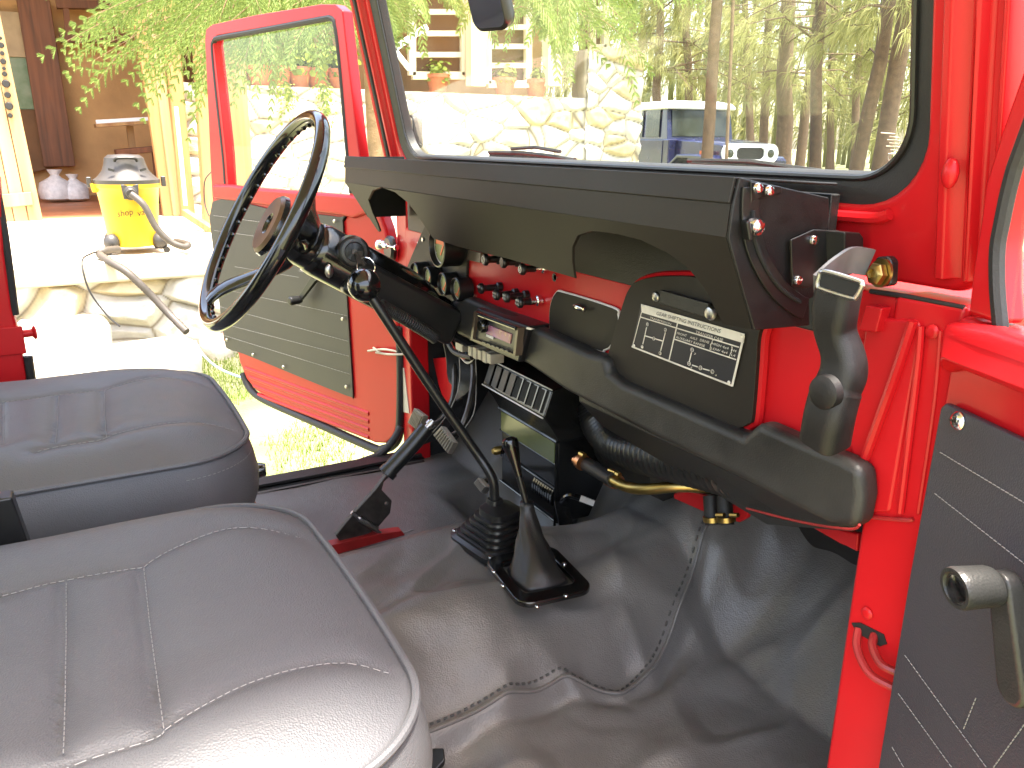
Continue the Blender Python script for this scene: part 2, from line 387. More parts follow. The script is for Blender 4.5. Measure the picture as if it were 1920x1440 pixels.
# ---------------- windshield frame (leans back a little)
W0, WN = V((0, .715, -.05)), V((0, 1, .2)).normalized(); WU = V((0, -.2, 1)).normalized()
def WP(x, h, off=0): return V((x, .715, -.05))+WU*(h+.05)+WN*off
outer = rrect(-1.93, -.425, -.135, .50, .03, 8); inner = rrect(-1.815, -.486, -.058, .43, .075, 8)
m = MB(); m.ring([WP(x, h) for x, h in outer], [WP(x, h) for x, h in inner], WN*.03); wf = m.build('windshield_frame', 'red', car, bev=.010, seg=3)
m = MB()
r_o = rrect(-1.823, -.478, -.066, .438, .08, 10); r_i = rrect(-1.787, -.508, -.030, .402, .062, 10)
m.ring([WP(x, h, .004) for x, h in r_o], [WP(x, h, .012) for x, h in r_i], WN*.022); m.build('rubber_seal', 'rubber', wf, bev=.004, seg=2)
m = MB(); m.tube([WP(x, h, .010) for x, h in rrect(-1.789, -.506, -.033, .404, .064, 10)], .0035, 8, closed=True); m.build('seal_lip', 'black_satin', wf)
m = MB(); m.prism([WP(x, h, .024) for x, h in rrect(-1.795, -.500, -.038, .41, .064, 10)], WN*.004); m.build('glass', 'windshield_glass', wf)
# ridges of the passenger-side frame and pillar
m = MB()
prof = [(-.470, .0), (-.466, -.008), (-.458, -.009), (-.452, -.001), (-.444, .002), (-.440, -.006), (-.436, -.006), (-.430, .004), (-.421, .006), (-.418, -.004), (-.413, -.005), (-.409, .01), (-.409, .03), (-.470, .03)]
m.loft([[WP(x, h, y-.0015) for x, y in prof] for h in (-.12, .0, .12, .45)]); m.build('frame_ridge', 'red', wf, bev=.002)
prof = [(-1.835, .0), (-1.842, -.010), (-1.852, -.010), (-1.860, .0), (-1.870, .004), (-1.885, .004), (-1.893, -.006), (-1.905, -.006), (-1.915, .006), (-1.915, .03), (-1.835, .03)]
m = MB(); m.loft([[WP(x, h, y-.0015) for x, y in prof] for h in (-.12, .0, .12, .45)]); m.build('frame_ridge', 'red', wf, bev=.002)
m = MB(); m.tube([WP(-1.877, h, -.004) for h in (-.1, .1, .3, .45)], .007, 8); m.build('weather_strip', 'rubber', wf)
m = MB(); m.tube(smooth_path([P(1566, 404, 'Y', .715), P(1640, 409, 'Y', .712), P(1668, 402, 'Y', .712)], 6), .006, 8); m.each('pressed_bead', 'red', wf)
m = MB(); m.ball(P(1782, 325, 'Y', .693), .008, 12, (1, .7, 1.7)); m.build('frame_bolt', 'red', wf)
# pale etched markings low on the glass
m = MB()
for i, (a, b, c) in enumerate([(1652, 1678, 249), (1668, 1686, 256), (1664, 1688, 262), (1668, 1684, 268), (1662, 1688, 274), (1670, 1686, 281), (1666, 1682, 288)]):
    p, q = PL(a, c, W0+WN*.0225, WN), PL(b, c+2, W0+WN*.0225, WN); m.tube([p, q], .0006, 4)
p = PL(1672, 295, W0+WN*.0225, WN); m.tube([p+V((cos(a)*.004, 0, sin(a)*.004)) for a in [2*pi*k/14 for k in range(14)]], .0006, 4, closed=True)
m.build('glass_marking', 'sticker_tan', wf)
# wipers outside
for pa, pb, pc, pd in (((918, 286), (1078, 300), (960, 287), (1050, 291)), ((1300, 306), (1560, 338), (1290, 312), (1545, 333))):
    m = MB(); yy = .775
    A, B = P(*pa, 'Y', yy), P(*pb, 'Y', yy); C_, D_ = P(*pc, 'Y', yy), P(*pd, 'Y', yy)
    m.use('dark_steel').tube(smooth_path([A, (A+B)/2+V((0, 0, .004)), B], 5), .004, 8)
    m.use('rubber').tube([C_+V((0, 0, .008)), (C_+D_)/2+V((0, 0, .012)), D_+V((0, 0, .006))], .0035, 6)
    m.use('rubber').strap([A-V((0, 0, .005)), (A+B)/2-V((0, 0, .001)), B-V((0, 0, .005))], .010, .002, (0, 0, 1))
    m.build('wiper', 'steel', car)
# interior mirror
m = MB(); c = P(910, -26, 'Y', .56); nrm = ((V((-1.35, -.42, -.35))-c).normalized()-c.normalized()).normalized()
u = nrm.cross(V((0, 0, 1))).normalized()*-1; v = u.cross(nrm).normalized()*-1; nn = -nrm
if v.z < 0: v = -v
prf = rrect(-.030, .030, -.058, .058, .014, 5)
m.use('black_satin').loft([[c+u*x*s_+v*y*s_+nn*o_ for x, y in prf] for s_, o_ in ((.93, -.010), (1, -.006), (1, .010), (.93, .016))])
m.use('mirror_glass').prism([c+u*x*.90+v*y*.90-nn*.0105 for x, y in prf], nn*.001)
m.use('black_satin').tube([c+v*.05+nn*.01, c+v*.12+V((0, .06, 0))], .006, 8)
m.build('interior_mirror', 'black_satin', car)
# outside mirror seen through the corner of the glass
m = MB(); c = P(770, 250, 'Y', 1.02); prf = rrect(-.035, .035, -.055, .055, .02, 5)
m.use('rubber').loft([[c+V((x*s_, o_, y*s_)) for x, y in prf] for s_, o_ in ((1, -.004), (1, .01), (.8, .03))]); m.use('steel').prism([c+V((x*.88, -.006, y*.88)) for x, y in prf], (0, .001, 0))
m.use('steel').tube([c+V((.0, .02, 0)), c+V((.03, .03, -.16))], .007, 8)
m.build('wing_mirror', 'rubber', car)
# ---------------- pillars flanking the dash
colx = [(-.492, -.90), (-.492, -.137), (-.418, -.137), (-.414, -.90)]
m = MB(); m.prism([V((x, FY, z)) for x, z in colx], (0, .05, 0)); m.prism([V((-.418, FY+.004, -.137)), V((-.405, FY+.012, -.137)), V((-.401, FY+.012, -.9)), V((-.414, FY+.004, -.9))], (0, .045, 0))
pil = m.build('front_pillar', 'red', car, bev=.007, seg=3)
m = MB(); m.prism(px([(1622, 602), (1640, 596), (1716, 598), (1726, 612), (1724, 640), (1668, 962), (1620, 962), (1604, 880), (1590, 830)], 'Y', .697), (0, .02, 0)); m.build('pillar_gusset', 'red', pil, bev=.010, seg=4)
m = MB(); m.tube(smooth_path(px([(1727, 612), (1720, 700), (1688, 962)], 'Y', .6965), 6), .0035, 8); m.tube(smooth_path(px([(1712, 602), (1680, 700), (1622, 860)], 'Y', .6945), 6), .0050, 8); m.tube(smooth_path(px([(1764, 620), (1752, 760), (1722, 962)], 'Y', .700), 6), .0025, 8); m.each('pressed_bead', 'red', pil)
m = MB(); m.tube(smooth_path(px([(1632, 546), (1700, 556), (1760, 568), (1808, 577)], 'Y', .703), 6), .0026, 8); m.build('gasket', 'rubber', pil)
m = MB(); m.prism(px([(1622, 572), (1654, 578), (1642, 624), (1608, 620)], 'Y', .688), (0, .015, 0)); m.build('tab', 'red', pil, bev=.002)
m = MB(); m.screw(P(1748, 622, 'Y', .698), (0, -1, 0), .007); m.screw(P(1626, 1150, 'Y', .699), (0, -1, 0), .007); m.each('painted_bolt', 'red', pil)
m = MB(); m.prism(px([(1596, 1168), (1612, 1168), (1656, 1190), (1662, 1208), (1650, 1212), (1606, 1186)], 'Y', .6985), (0, .003, 0)); m.build('cable_hole', 'gap_shade', pil)
m = MB(); m.tube(smooth_path([P(1610, 1178, 'Y', .70), P(1607, 1215, 'Y', .69), P(1630, 1262, 'Y', .685), P(1676, 1290, 'Y', .69)], 8), .0045, 8)
m.tube(smooth_path([P(1640, 1190, 'Y', .70), P(1636, 1212, 'Y', .69), P(1652, 1245, 'Y', .685), P(1686, 1262, 'Y', .69)], 8), .0045, 8); m.each('painted_cable', 'red_worn', pil)
m = MB(); m.tube(smooth_path(px([(1612, 963), (1640, 970), (1700, 975), (1712, 973)], 'Y', .698), 5), .0022, 6); m.build('body_seam', 'red_worn', pil)
# driver's side strip
m = MB(); m.prism([V((-1.763, FY, -.905)), V((-1.763, FY, -.1)), V((-1.83, FY, -.1)), V((-1.83, FY, -.905))], (0, .05, 0)); lp = m.build('front_pillar', 'red', car, bev=.006)
m = MB(); m.prism(px([(750, 690), (757, 690), (767, 775), (752, 772)], 'Y', .698), (0, .002, 0)); m.build('sticker', 'sticker_tan', lp)
# kick panels
m = MB(); m.box((-1.79, .885, -.53), (.03, .29, .735)); m.build('kick_panel', 'rubber', car)
m = MB(); m.box((-.46, .885, -.53), (.03, .29, .735)); m.build('kick_panel', 'red', car)
m = MB(); m.prism(px([(812, 672), (862, 668), (858, 720), (836, 762), (822, 720)], 'Y', .765), (0, .004, 0)); m.build('firewall_plate', 'red', car)
# ---------------- dashboard
dash = MB().box((-1.128, .715, -.262), (1.29, .03, .150)).build('dashboard', 'red', car, bev=.008, seg=3)
m = MB(); m.box((-1.160, .703, -.120), (1.168, .014, .145)); m.build('hood_back_panel', 'black_vinyl', dash, bev=.002)
m = MB(); m.prism([V((-1.78, .698, -.337)), V((-1.78, .692, -.337)), V((-1.78, .692, -.330)), V((-1.78, .698, -.330))], (.85, 0, 0)); m.build('lower_lip', 'red', dash)
m = MB(); m.box((-.515, .722, -.24), (.10, .036, .20)); m.build('dash_end', 'red', dash, bev=.004)
# instrument hood
YC, ZC = .552, -.084
LN = V((0, .095, .046)).normalized(); L0 = V((0, YC, ZC))
XL, XR = -1.74, -.573
th = V((0, .004, -.001))
low = [(657, 340), (709, 434), (712, 432), (707, 418), (699, 400), (690, 374), (698, 357), (715, 351), (740, 360), (765, 380), (782, 402), (795, 422), (812, 447), (857, 462), (952, 485), (1040, 510), (1077, 521), (1073, 490), (1073, 463), (1083, 441), (1108, 433), (1150, 437), (1200, 449), (1250, 473), (1289, 501), (1313, 530), (1330, 554), (1342, 582), (1357, 608), (1410, 618)]
pts = [PL(x, y, L0, LN) for x, y in low]; pts[0] = V((XL, YC, ZC)); pts.append(V((XR, YC, ZC)))
m = MB(); m.prism(pts, th)
m.prism([V((XL, .554, -.052)), V((XR, .554, -.052)), V((XR, YC, ZC)), V((XL, YC, ZC))], th)
hood = m.build('instrument_hood', 'hood_black', dash)
m = MB(); m.prism([V((XL-.004, .556, -.0285)), V((XR, .556, -.0285)), V((XR, .5515, -.0525)), V((XL-.004, .5515, -.0525))], th)
m.prism([V((XL-.004, .556, -.0285)), V((XR, .556, -.0285)), V((XR, .70, -.036)), V((XL-.004, .70, -.036))], (0, 0, -.003)); m.build('hood_shelf', 'hood_black', dash, bev=.0015)
m = MB(); m.prism([V((XL, .556, -.03)), V((XL, YC, ZC)), V((XL, .60, -.16)), V((XL, .69, -.16)), V((XL, .69, -.03))], (.003, 0, 0)); m.build('hood_end_plate', 'end_black', dash)
EX = XR
m = MB(); m.prism(px([(1382, 332), (1370, 381), (1361, 445), (1382, 522), (1410, 618), (1513, 609), (1512, 560), (1549, 540), (1549, 370)], 'X', EX), (.004, 0, 0)); ep = m.build('hood_end_plate', 'end_black', dash, bev=.0015)
m = MB(); m.strap(smooth_path(px([(1408, 350), (1406, 400), (1412, 450), (1432, 500), (1462, 545), (1496, 572), (1510, 578)], 'X', EX+.006), 6), .022, .003, (0, 1, .2))
m.build('slotted_quadrant', 'black_satin', dash, bev=.001)
m = MB(); m.tube(smooth_path(px([(1412, 395), (1416, 450), (1436, 500), (1466, 542), (1500, 566)], 'X', EX+.0085), 6), .0022, 6); m.build('quadrant_slot', 'gap_shade', dash)
m = MB(); m.prism(px([(1404, 340), (1462, 350), (1462, 362), (1420, 372), (1404, 380)], 'X', EX+.005), (.003, 0, 0)); m.build('hood_bracket', 'black_satin', dash, bev=.001)
m = MB(); m.prism(px([(1479, 449), (1522, 430), (1570, 432), (1580, 444), (1581, 480), (1560, 520), (1510, 540), (1482, 536)], 'X', EX+.009), (.003, 0, 0)); m.prism(px([(1545, 432), (1574, 433), (1581, 442), (1581, 500), (1548, 515)], 'X', EX+.010), (.022, .004, 0)); m.build('hood_bracket', 'black_satin', dash, bev=.002)
m = MB()
for x, y in ((1420, 353), (1441, 358), (1524, 450), (1494, 525)): m.screw(P(x, y, 'X', EX+.0125), (1, 0, 0), .0052, .0045)
m.screw(P(1412, 425, 'X', EX+.010), (1, 0, 0), .0095, .010); m.each('screw', 'chrome', dash)
m = MB(); m.prism(px([(1388, 414), (1396, 410), (1402, 446), (1394, 450)], 'X', EX+.006), (.012, -.004, 0)); m.build('wing_nut', 'black_satin', dash, bev=.002)
# gauge panel
m = MB(); m.prism(px([(796, 423), (786, 445), (771, 480), (763, 500), (761, 525), (766, 540), (850, 572), (872, 566), (877, 450)], 'Y', .694), (0, .008, 0)); gp = m.build('gauge_panel', 'hood_black', dash, bev=.002)
m = MB()
for x, y in ((793, 449), (863, 469), (849, 492)): m.lathe(P(x, y, 'Y', .693), (0, -1, 0), [(.0045, 0), (.0045, .002), (.0025, .002)], 12)
m.each('screw', 'steel', dash)
def gauge(x, y, r, depth, yf, big=False):
    c = P(x, y, 'Y', yf); m = MB(); d = V((0, 1, 0))
    m.use('black_satin').lathe(c, d, [(r*.86, depth*.75), (r*.88, .003), (r*.92, 0), (r, .001), (r*1.02, .006), (r*.98, depth*.5), (r*1.02, depth)], 28, caps=False)
    m.use('gauge_face').lathe(c+d*depth*.25, d, [(.0001, 0), (r*.88, 0)], 24, caps=False)
    m.use('alu').lathe(c+d*depth*.22, d, [(r*.86, 0), (r*.78, 0)], 24, caps=False)
    m.use('orange_mark').prism([c+d*(depth*.24)+V((a*r, 0, b*r)) for a, b in ((-.1, -.45), (.55, .45), (.45, .55), (-.2, -.4))], (0, -.001, 0))
    if big: m.prism([c+d*(depth*.22)+V((a*r, 0, b*r)) for a, b in ((-.6, .1), (.6, .1), (.5, .55), (-.5, .55))], (0, -.001, 0))
    else: m.prism([c+d*(depth*.22)+V((a*r, 0, b*r)) for a, b in ((-.45, -.5), (.1, -.6), (.0, -.45), (-.3, -.35))], (0, -.001, 0))
    m.use('white_mark')
    for k in range(9):
        a = R(-120+k*30); p = c+d*depth*.23+V((sin(a), 0, cos(a)))*r*.68; m.tube([p, p+V((sin(a), 0, cos(a)))*r*.1], r*.02, 4)
    return m.build('gauge', 'black_satin', dash)
for x, y in ((776, 512), (799, 521), (828, 533), (853, 543)): gauge(x, y, .0235, .030, .662)
gauge(818, 463, .041, .050, .650, True)
# odometer / key light on the left of the dash
m = MB(); m.lathe(P(733, 466, 'Y', .69), (0, -1, 0), [(.03, -.004), (.032, .004), (.026, .010), (.0001, .011)], 24); m.build('ignition_plate', 'black_satin', dash)
m = MB(); c = P(712, 459, 'Y', .655); m.use('chrome').lathe(c, (1, .25, 0), [(.0001, -.004), (.011, -.004), (.013, 0), (.010, .012), (.006, .016), (.006, .030), (.002, .034), (.002, .065), (.007, .066), (.007, .070), (.0001, .071)], 18); m.build('choke_pull', 'chrome', dash)
# knobs
def knob(x, y, yf, r=.0105, word=None, chrome=False, stem=.030):
    c = P(x, y, 'Y', yf); m = MB(); d = V((.10, .99, 0)).normalized()
    m.use('black_satin').lathe(c, d, [(.0001, 0), (r*.82, .0), (r*.95, .0015), (r, .004), (r*.98, .007), (r*.7, .009), (r*.55, .013), (r*.6, stem*.6)], 20)
    m.use('chrome' if chrome else 'black_satin').lathe(c+d*stem*.6, d, [(r*.6, 0), (r*.62, stem*.25), (r*.9, stem*.3), (r*.9, stem*.5), (r*.7, stem*.55)], 18)
    m.use('white_mark')
    if word == 'ring':
        m.tube([c+V((cos(a)*r*.45, -.0006, sin(a)*r*.55)) for a in [2*pi*k/14 for k in range(14)]], .0007, 4, closed=True); m.tube([c+V((-r*.2, -.0006, -r*.4)), c+V((r*.2, -.0006, r*.4))], .0006, 4)
    elif word:
        for i, wd in enumerate(word): m.text(wd, c+V((-r*.6, -.0006, r*(.12-.55*i))), c+V((r*.6, -.0006, r*(.12-.55*i))), (0, 0, 1), r*.38)
    return m.build('knob', 'black_satin', dash)
knob(906, 487, .655, .0110, 'ring'); knob(940, 492, .660, .0105, None); knob(975, 505, .655, .0100, 'ring', True, .045)
for (x, y), wd in zip(((898, 541), (927, 553), (946, 557), (970, 567)), (('DIM',), ('FAN', 'PULL'), ('HEAT', 'PULL'), ('WIPER', 'PULL'))): knob(x, y, .655, .0102, wd, x == 970, .040)
m = MB(); m.prism(px([(877, 468), (901, 474), (900, 493), (876, 487)], 'Y', .690), (0, .012, 0)); m.build('warning_lamp', 'smoke_amber', dash, bev=.001)
m = MB(); m.use('chrome').lathe(P(1041, 520, 'Y', .699), (0, -1, 0), [(.007, 0), (.007, .002), (.0045, .002)], 16); m.use('gap_shade').lathe(P(1041, 520, 'Y', .6972), (0, -1, 0), [(.0001, 0), (.0045, .0002)], 14); m.build('bulb_socket', 'chrome', dash)
# ashtray
def dashpanel(pts_, y0, thick, m_, name, bev, mid=None):
    m = MB(); m.prism(px(pts_, 'Y', y0), (0, thick, 0)); return m.build(name, m_, dash, bev=bev, seg=3)
ash = [(1044, 550), (1060, 549), (1150, 577), (1160, 590), (1160, 606), (1148, 645), (1134, 655), (1122, 655), (1040, 622), (1033, 612), (1034, 575)]
m = MB(); sp = smooth_path([P(x, y, 'Y', .697) for x, y in ash], 4, True); m.tube(sp, .0026, 8, closed=True); m.build('ashtray_bezel', 'alu', dash)
m = MB(); m.prism([V((p.x, .694, p.z)) for p in sp], (0, .008, 0)); m.build('ashtray', 'hood_black', dash, bev=.002)
m = MB(); m.ball(P(1084, 576, 'Y', .690), .009, 12, (1.9, .5, .55)); m.ball(P(1095, 581, 'Y', .687), .004, 8); m.build('ashtray_pull', 'chrome', dash)
# glovebox
gb = [(1152, 676), (1154, 655), (1178, 575), (1192, 540), (1212, 524), (1262, 516), (1345, 526), (1432, 600), (1434, 640), (1424, 775), (1416, 792), (1400, 799), (1380, 798), (1165, 703)]
m = MB(); sp = smooth_path([P(x, y, 'Y', .695) for x, y in gb], 4, True); m.tube(sp, .006, 8, closed=True); m.build('glovebox_surround', 'red', dash)
m = MB(); m.prism([V((p.x, .683, p.z)) for p in sp], (0, .013, 0)); glove = m.build('glovebox_door', 'hood_black', dash, bev=.005, seg=3)
m = MB(); m.strap([P(1240, 556, 'Y', .678), P(1330, 582, 'Y', .678)], .018, .006, (0, 0, 1)); m.build('latch_plate', 'black_vinyl', dash, bev=.001)
m = MB(); m.screw(P(1231, 556, 'Y', .677), (0, -1, 0), .007, .004); m.screw(P(1334, 587, 'Y', .677), (0, -1, 0), .009, .006); m.each('screw', 'steel', dash)
# shift plate
PY = .6815
def zp(x, y, o=0): return P(1180+x/7.2, 540+y/7.2, 'Y', PY-o)
m = MB(); m.use('plate_black').prism([zp(157, 215), zp(1555, 620), zp(1385, 1335), zp(28, 795)], (0, .0012, 0))
m.use('alu')
m.prism([zp(157, 215, .0006), zp(1555, 620, .0006), zp(1540, 745, .0006), zp(165, 330, .0006)], (0, .0005, 0))
def bar(a, b, w_=.00085):
    A, B = zp(*a, .0006), zp(*b, .0006); d = (B-A).normalized(); n = V((-d.z, 0, d.x))*w_; m.prism([A+n, B+n, B-n, A-n], (0, .0005, 0))
for a, b, w_ in (((162, 330), (40, 795), .0006), ((30, 790), (1385, 1320), .0011), ((1385, 1325), (1545, 640), .0016), ((150, 392), (1478, 800), .0007), ((605, 690), (1440, 968), .0007), ((650, 470), (530, 990), .0009),
                 ((232, 530), (180, 760), .0007), ((208, 645), (445, 715), .0007), ((485, 600), (420, 850), .0007), ((838, 870), (805, 1000), .0007), ((845, 1040), (920, 1065), .0007), ((990, 1090), (1080, 1115), .0007)): bar(a, b, w_)
for x, y, t_ in ((243, 490, 'R'), (485, 565, '2'), (326, 682, 'N'), (170, 795, '1'), (412, 882, '3'), (845, 835, 'H'), (803, 1020, 'H'), (957, 1078, 'N'), (1118, 1130, 'L')):
    r_ = 31 if x > 700 else 27
    m.use('alu').lathe(zp(x, y, .0014), (0, 1, 0), [(.0001, 0), (r_*.95/7.2*.00057*1.2, .0), (r_*.95/7.2*.00057*1.2, .0008)], 18)
    m.use('plate_black').lathe(zp(x, y, .0017), (0, 1, 0), [(.0001, 0), (r_*.74/7.2*.00057*1.2, .0), (r_*.74/7.2*.00057*1.2, .0003)], 18)
    m.use('alu').text(t_, zp(x-12, y+12, .0019), zp(x+12, y+18, .0019), zp(160, 215)-zp(100, 500), r_/7.2*.0008)
upd = zp(160, 215)-zp(40, 700)
m.use('plate_black').text('GEAR SHIFTING INSTRUCTIONS', zp(362, 362, .0010), zp(1225, 610, .0010), upd, .0052)
m.use('alu')
for t_, a, b, h in (('TRANSMISSION', (275, 412), (560, 500), .0028), ('TRANSFER CASE', (890, 610), (1258, 725), .0038), ('FRONT', (640, 622), (770, 660), .0032), ('AXLE', (815, 680), (912, 706), .0032), ('DRIVE', (950, 716), (1072, 752), .0034),
                    ('{', (1080, 800), (1105, 808), .0110), ('HIGH 4x4', (1112, 762), (1335, 832), .0032), ('}', (1345, 900), (1370, 908), .0110), ('H4', (1378, 850), (1440, 870), .0032), ('AUXILIARY RANGE', (625, 675), (1015, 800), .0034), ('LOW 4x4', (1100, 825), (1320, 893), .0032), ('L4', (1372, 915), (1425, 932), .0032),
                    ('2', (870, 895), (895, 903), .0026), ('4', (820, 1080), (845, 1088), .0026), ('4', (1150, 1185), (1175, 1193), .0026)):
    m.text(t_, zp(*a, .0010), zp(*b, .0010), upd, h)
for x, y in ((190, 245), (1510, 655), (1345, 1275), (65, 780)): m.screw(zp(x, y, .0006), (0, -1, 0), .0024, .0012)
m.build('shift_plate', 'plate_black', dash, flatshade=True)
# padded knee roll
pad = [(800, 577), (849, 563), (872, 558), (983, 607), (1100, 661), (1132, 669), (1139, 697), (1165, 718), (1392, 817), (1420, 792), (1500, 828), (1579, 860), (1612, 880), (1616, 935), (1606, 992), (1560, 990), (1480, 950), (1390, 902), (1200, 808), (1060, 735), (985, 683), (880, 640), (806, 603)]
m = MB(); m.prism([V((p.x, .668, p.z)) for p in [P(x, y, 'Y', .668) for x, y in pad]], (0, .032, 0)); pad_o = m.build('knee_pad', 'pad_black', dash, bev=.012, seg=4)
m = MB(); m.prism([P(1085, 752, 'Y', .68), P(1600, 998, 'Y', .68), P(1606, 992, 'Y', .72), P(1440, 985, 'Y', .78), P(1130, 800, 'Y', .72)], (0, 0, .012)); m.prism([P(1340, 885, 'Y', .70), P(1606, 985, 'Y', .70), P(1560, 992, 'Y', .72), P(1440, 972, 'Y', .74), P(1345, 925, 'Y', .74)], (0, .02, .0)); m.build('under_panel', 'black_vinyl', dash, bev=.002)
m = MB(); m.tube(smooth_path([P(1612, 984, 'Y', .655), P(1590, 992, 'Y', .66), P(1500, 978, 'Y', .69), P(1400, 953, 'Y', .73)], 6), .0015, 6); m.build('edge_piping', 'red_worn', dash)
# radio
ry = .645
m = MB(); m.use('black_satin').prism([V((p.x, ry+.012, p.z)) for p in px([(893, 577), (990, 612), (972, 680), (878, 638)], 'Y', ry+.012)], (0, .06, 0))
rad = m.build('radio', 'black_satin', dash, bev=.004)
m = MB(); q = px([(889, 584), (972, 615), (966, 668), (882, 636)], 'Y', ry)
qi = [p.lerp(sum(q, V())/4, .10) for p in q]; m.use('smoke_amber').ring(q, qi, (0, .014, 0)); m.use('plate_black').prism([p+V((0, .006, 0)) for p in qi], (0, .006, 0))
m.use('purple').prism([p+V((0, .004, 0)) for p in px([(910, 609), (955, 627), (952, 645), (907, 626)], 'Y', ry)], (0, .003, 0))
m.use('white_mark').prism([p+V((0, .003, 0)) for p in px([(909, 627), (922, 632), (921, 637), (908, 631)], 'Y', ry)], (0, .001, 0))
m.use('black_gloss').lathe(P(899, 612, 'Y', ry-.008), (0, 1, 0), [(.0001, 0), (.010, 0), (.012, .003), (.012, .014)], 18)
m.use('plate_black')
for k in range(6): m.strap([P(905+k*8.5, 641+k*3.2, 'Y', ry-.001), P(911+k*8.5, 643.3+k*3.2, 'Y', ry-.001)], .003, .002, (0, 0, 1))
m.use('black_gloss').tube([P(898, 590, 'Y', ry-.002), P(968, 616, 'Y', ry-.002)], .0035, 8)
m.use('alu').prism(px([(987, 613), (1000, 617), (994, 619), (986, 617)], 'Y', .635), (0, .004, 0))
m.build('radio_face', 'smoke_amber', dash, bev=.0008)
# wiring and connectors
m = MB(); m.use('connector')
m.box(P(872, 648, 'Y', .72), (.035, .03, .02))
for k in range(5): m.box(P(893+k*9, 657+k*3.5, 'Y', .70), (.017, .03, .020+.004*(k % 2)))
m.each('connector_block', 'connector', dash, bev=.002)
m = MB()
for i, (w_, pts_) in enumerate([('rubber', [(790, 600), (828, 625), (852, 660), (885, 670)]), ('wire_red', [(850, 650), (868, 672), (886, 662), (884, 650)]), ('wire_white', [(862, 668), (876, 681), (888, 672), (886, 655)]), ('wire_red', [(845, 640), (862, 664), (880, 665), (888, 650)]), ('rubber', [(700, 560), (790, 605), (850, 650), (865, 665)]), ('wire_blue', [(836, 636), (858, 660), (872, 664), (874, 655)]), ('wire_white', [(858, 655), (870, 676), (884, 678), (886, 660)])]):
    m.use(w_).tube(smooth_path([P(x, y, 'Y', .73+.004*i) for x, y in pts_], 6), .006 if w_ == 'rubber' else .0018, 8)
m.build('wiring_loom', 'rubber', dash)
m = MB(); m.use('wire_blue').tube(smooth_path(px([(830, 552), (818, 560), (806, 580), (820, 578)], 'Y', .68), 5), .003, 6); m.build('loose_wire', 'wire_blue', dash)
# ---------------- steering column and wheel
C0 = V((-1.46, .3085, -.132)); SU = V((0, .51, .86)).normalized(); SX = V((1, 0, 0)); SD = V((0, .86, -.51)).normalized()
m = MB(); m.lathe(C0, SD, [(.030, .085), (.047, .10), (.050, .115), (.051, .20), (.052, .30), (.046, .345), (.037, .365), (.035, .50), (.035, .78)], 28)
colm = m.build('steering_column', 'black_gloss', car)
m = MB(); m.prism([C0+SD*t+SX*x+SU*(-.05) for t, x in ((.17, .02), (.17, .056), (.42, .056), (.42, .02))], SU*.075); m.build('column_cover', 'black_satin', colm, bev=.012, seg=3)
lk = P(664, 472, 'X', -1.395)
m = MB(); m.use('black_satin').lathe(lk, (1, -.15, .1), [(.030, -.03), (.028, .0), (.024, .003)], 24); m.use('crank_grey').lathe(lk, (1, -.15, .1), [(.023, .0), (.023, .005), (.018, .006), (.016, .003), (.0001, .003)], 24); m.use('dark_steel').lathe(lk, (1, -.15, .1), [(.005, .003), (.005, .006), (.0001, .006)], 12); m.build('ignition_lock', 'black_satin', colm)
m = MB(); m.ball(P(617, 508, 'X', -1.406), .008, 10, (.5, 1, 1.6)); m.screw(P(712, 571, 'X', -1.405), (1, 0, 0), .004); m.each('screw', 'steel', colm)
hp = smooth_path(px([(712, 572), (745, 590), (790, 616), (818, 634)], 'X', -1.37), 24); m = MB(); m.tube(hp, [.011+.0018*(i % 2) for i in range(len(hp))], 10); m.build('corrugated_sleeve', 'rubber', colm)
def WH(a, r=.205, d=0): return C0+(SU*cos(R(a))+SX*sin(R(a)))*r+SD*d
m = MB(); N = 120; m.loft([[WH(a, .202+.0115*cos(t), .0135*sin(t)) for t in [2*pi*k/14 for k in range(14)]] for a in [360*i/N for i in range(N)]], closed=True)
wheel = thing('x', 'x', 'x'); bpy.data.objects.remove(wheel)
wheel = m.build('steering_wheel', 'black_gloss', car)
m = MB()
for a in range(0, 360, 8): m.ball(WH(a, .193, .006), .0055, 8)
m.build('finger_grips', 'black_gloss', wheel)
m = MB()
def spoke(a0, a1, w0, w1, rr=.197):
    rings = []
    for t in [i/10 for i in range(11)]:
        r_ = rr*(1-t)+.02*t; d_ = .078*sstep(0, .9, t); am = R((a0+a1)/2); half = (w0*(1-sstep(0, .55, t))+w1*sstep(0, .55, t))
        rad_ = SU*cos(am)+SX*sin(am); tan_ = -SU*sin(am)+SX*cos(am); cc = C0+rad_*r_+SD*d_; th_ = .009+.012*t
        rings.append([cc+tan_*half*cos(q)+SD*th_*sin(q)*.8 for q in [2*pi*k/14 for k in range(14)]])
    m.loft(rings)
spoke(76, 76, .100, .030); spoke(207, 207, .022, .017)
m.each('spoke', 'black_gloss', wheel)
m = MB(); m.lathe(C0, SD, [(.0001, .05), (.036, .052), (.044, .07), (.046, .10), (.040, .115)], 28); m.build('wheel_hub', 'black_gloss', wheel)
m = MB(); m.use('horn_brown').lathe(C0+SD*.012, SD, [(.020, .0), (.050, -.002), (.056, .004)], 36, caps=False); m.use('black_gloss').lathe(C0+SD*.012, SD, [(.0001, .004), (.018, .004), (.021, .0)], 36, caps=False); m.lathe(C0+SD*.012, SD, [(.056, .0035), (.058, .012), (.045, .022), (.040, .05)], 36, caps=False); m.build('horn_pad', 'black_satin', wheel)
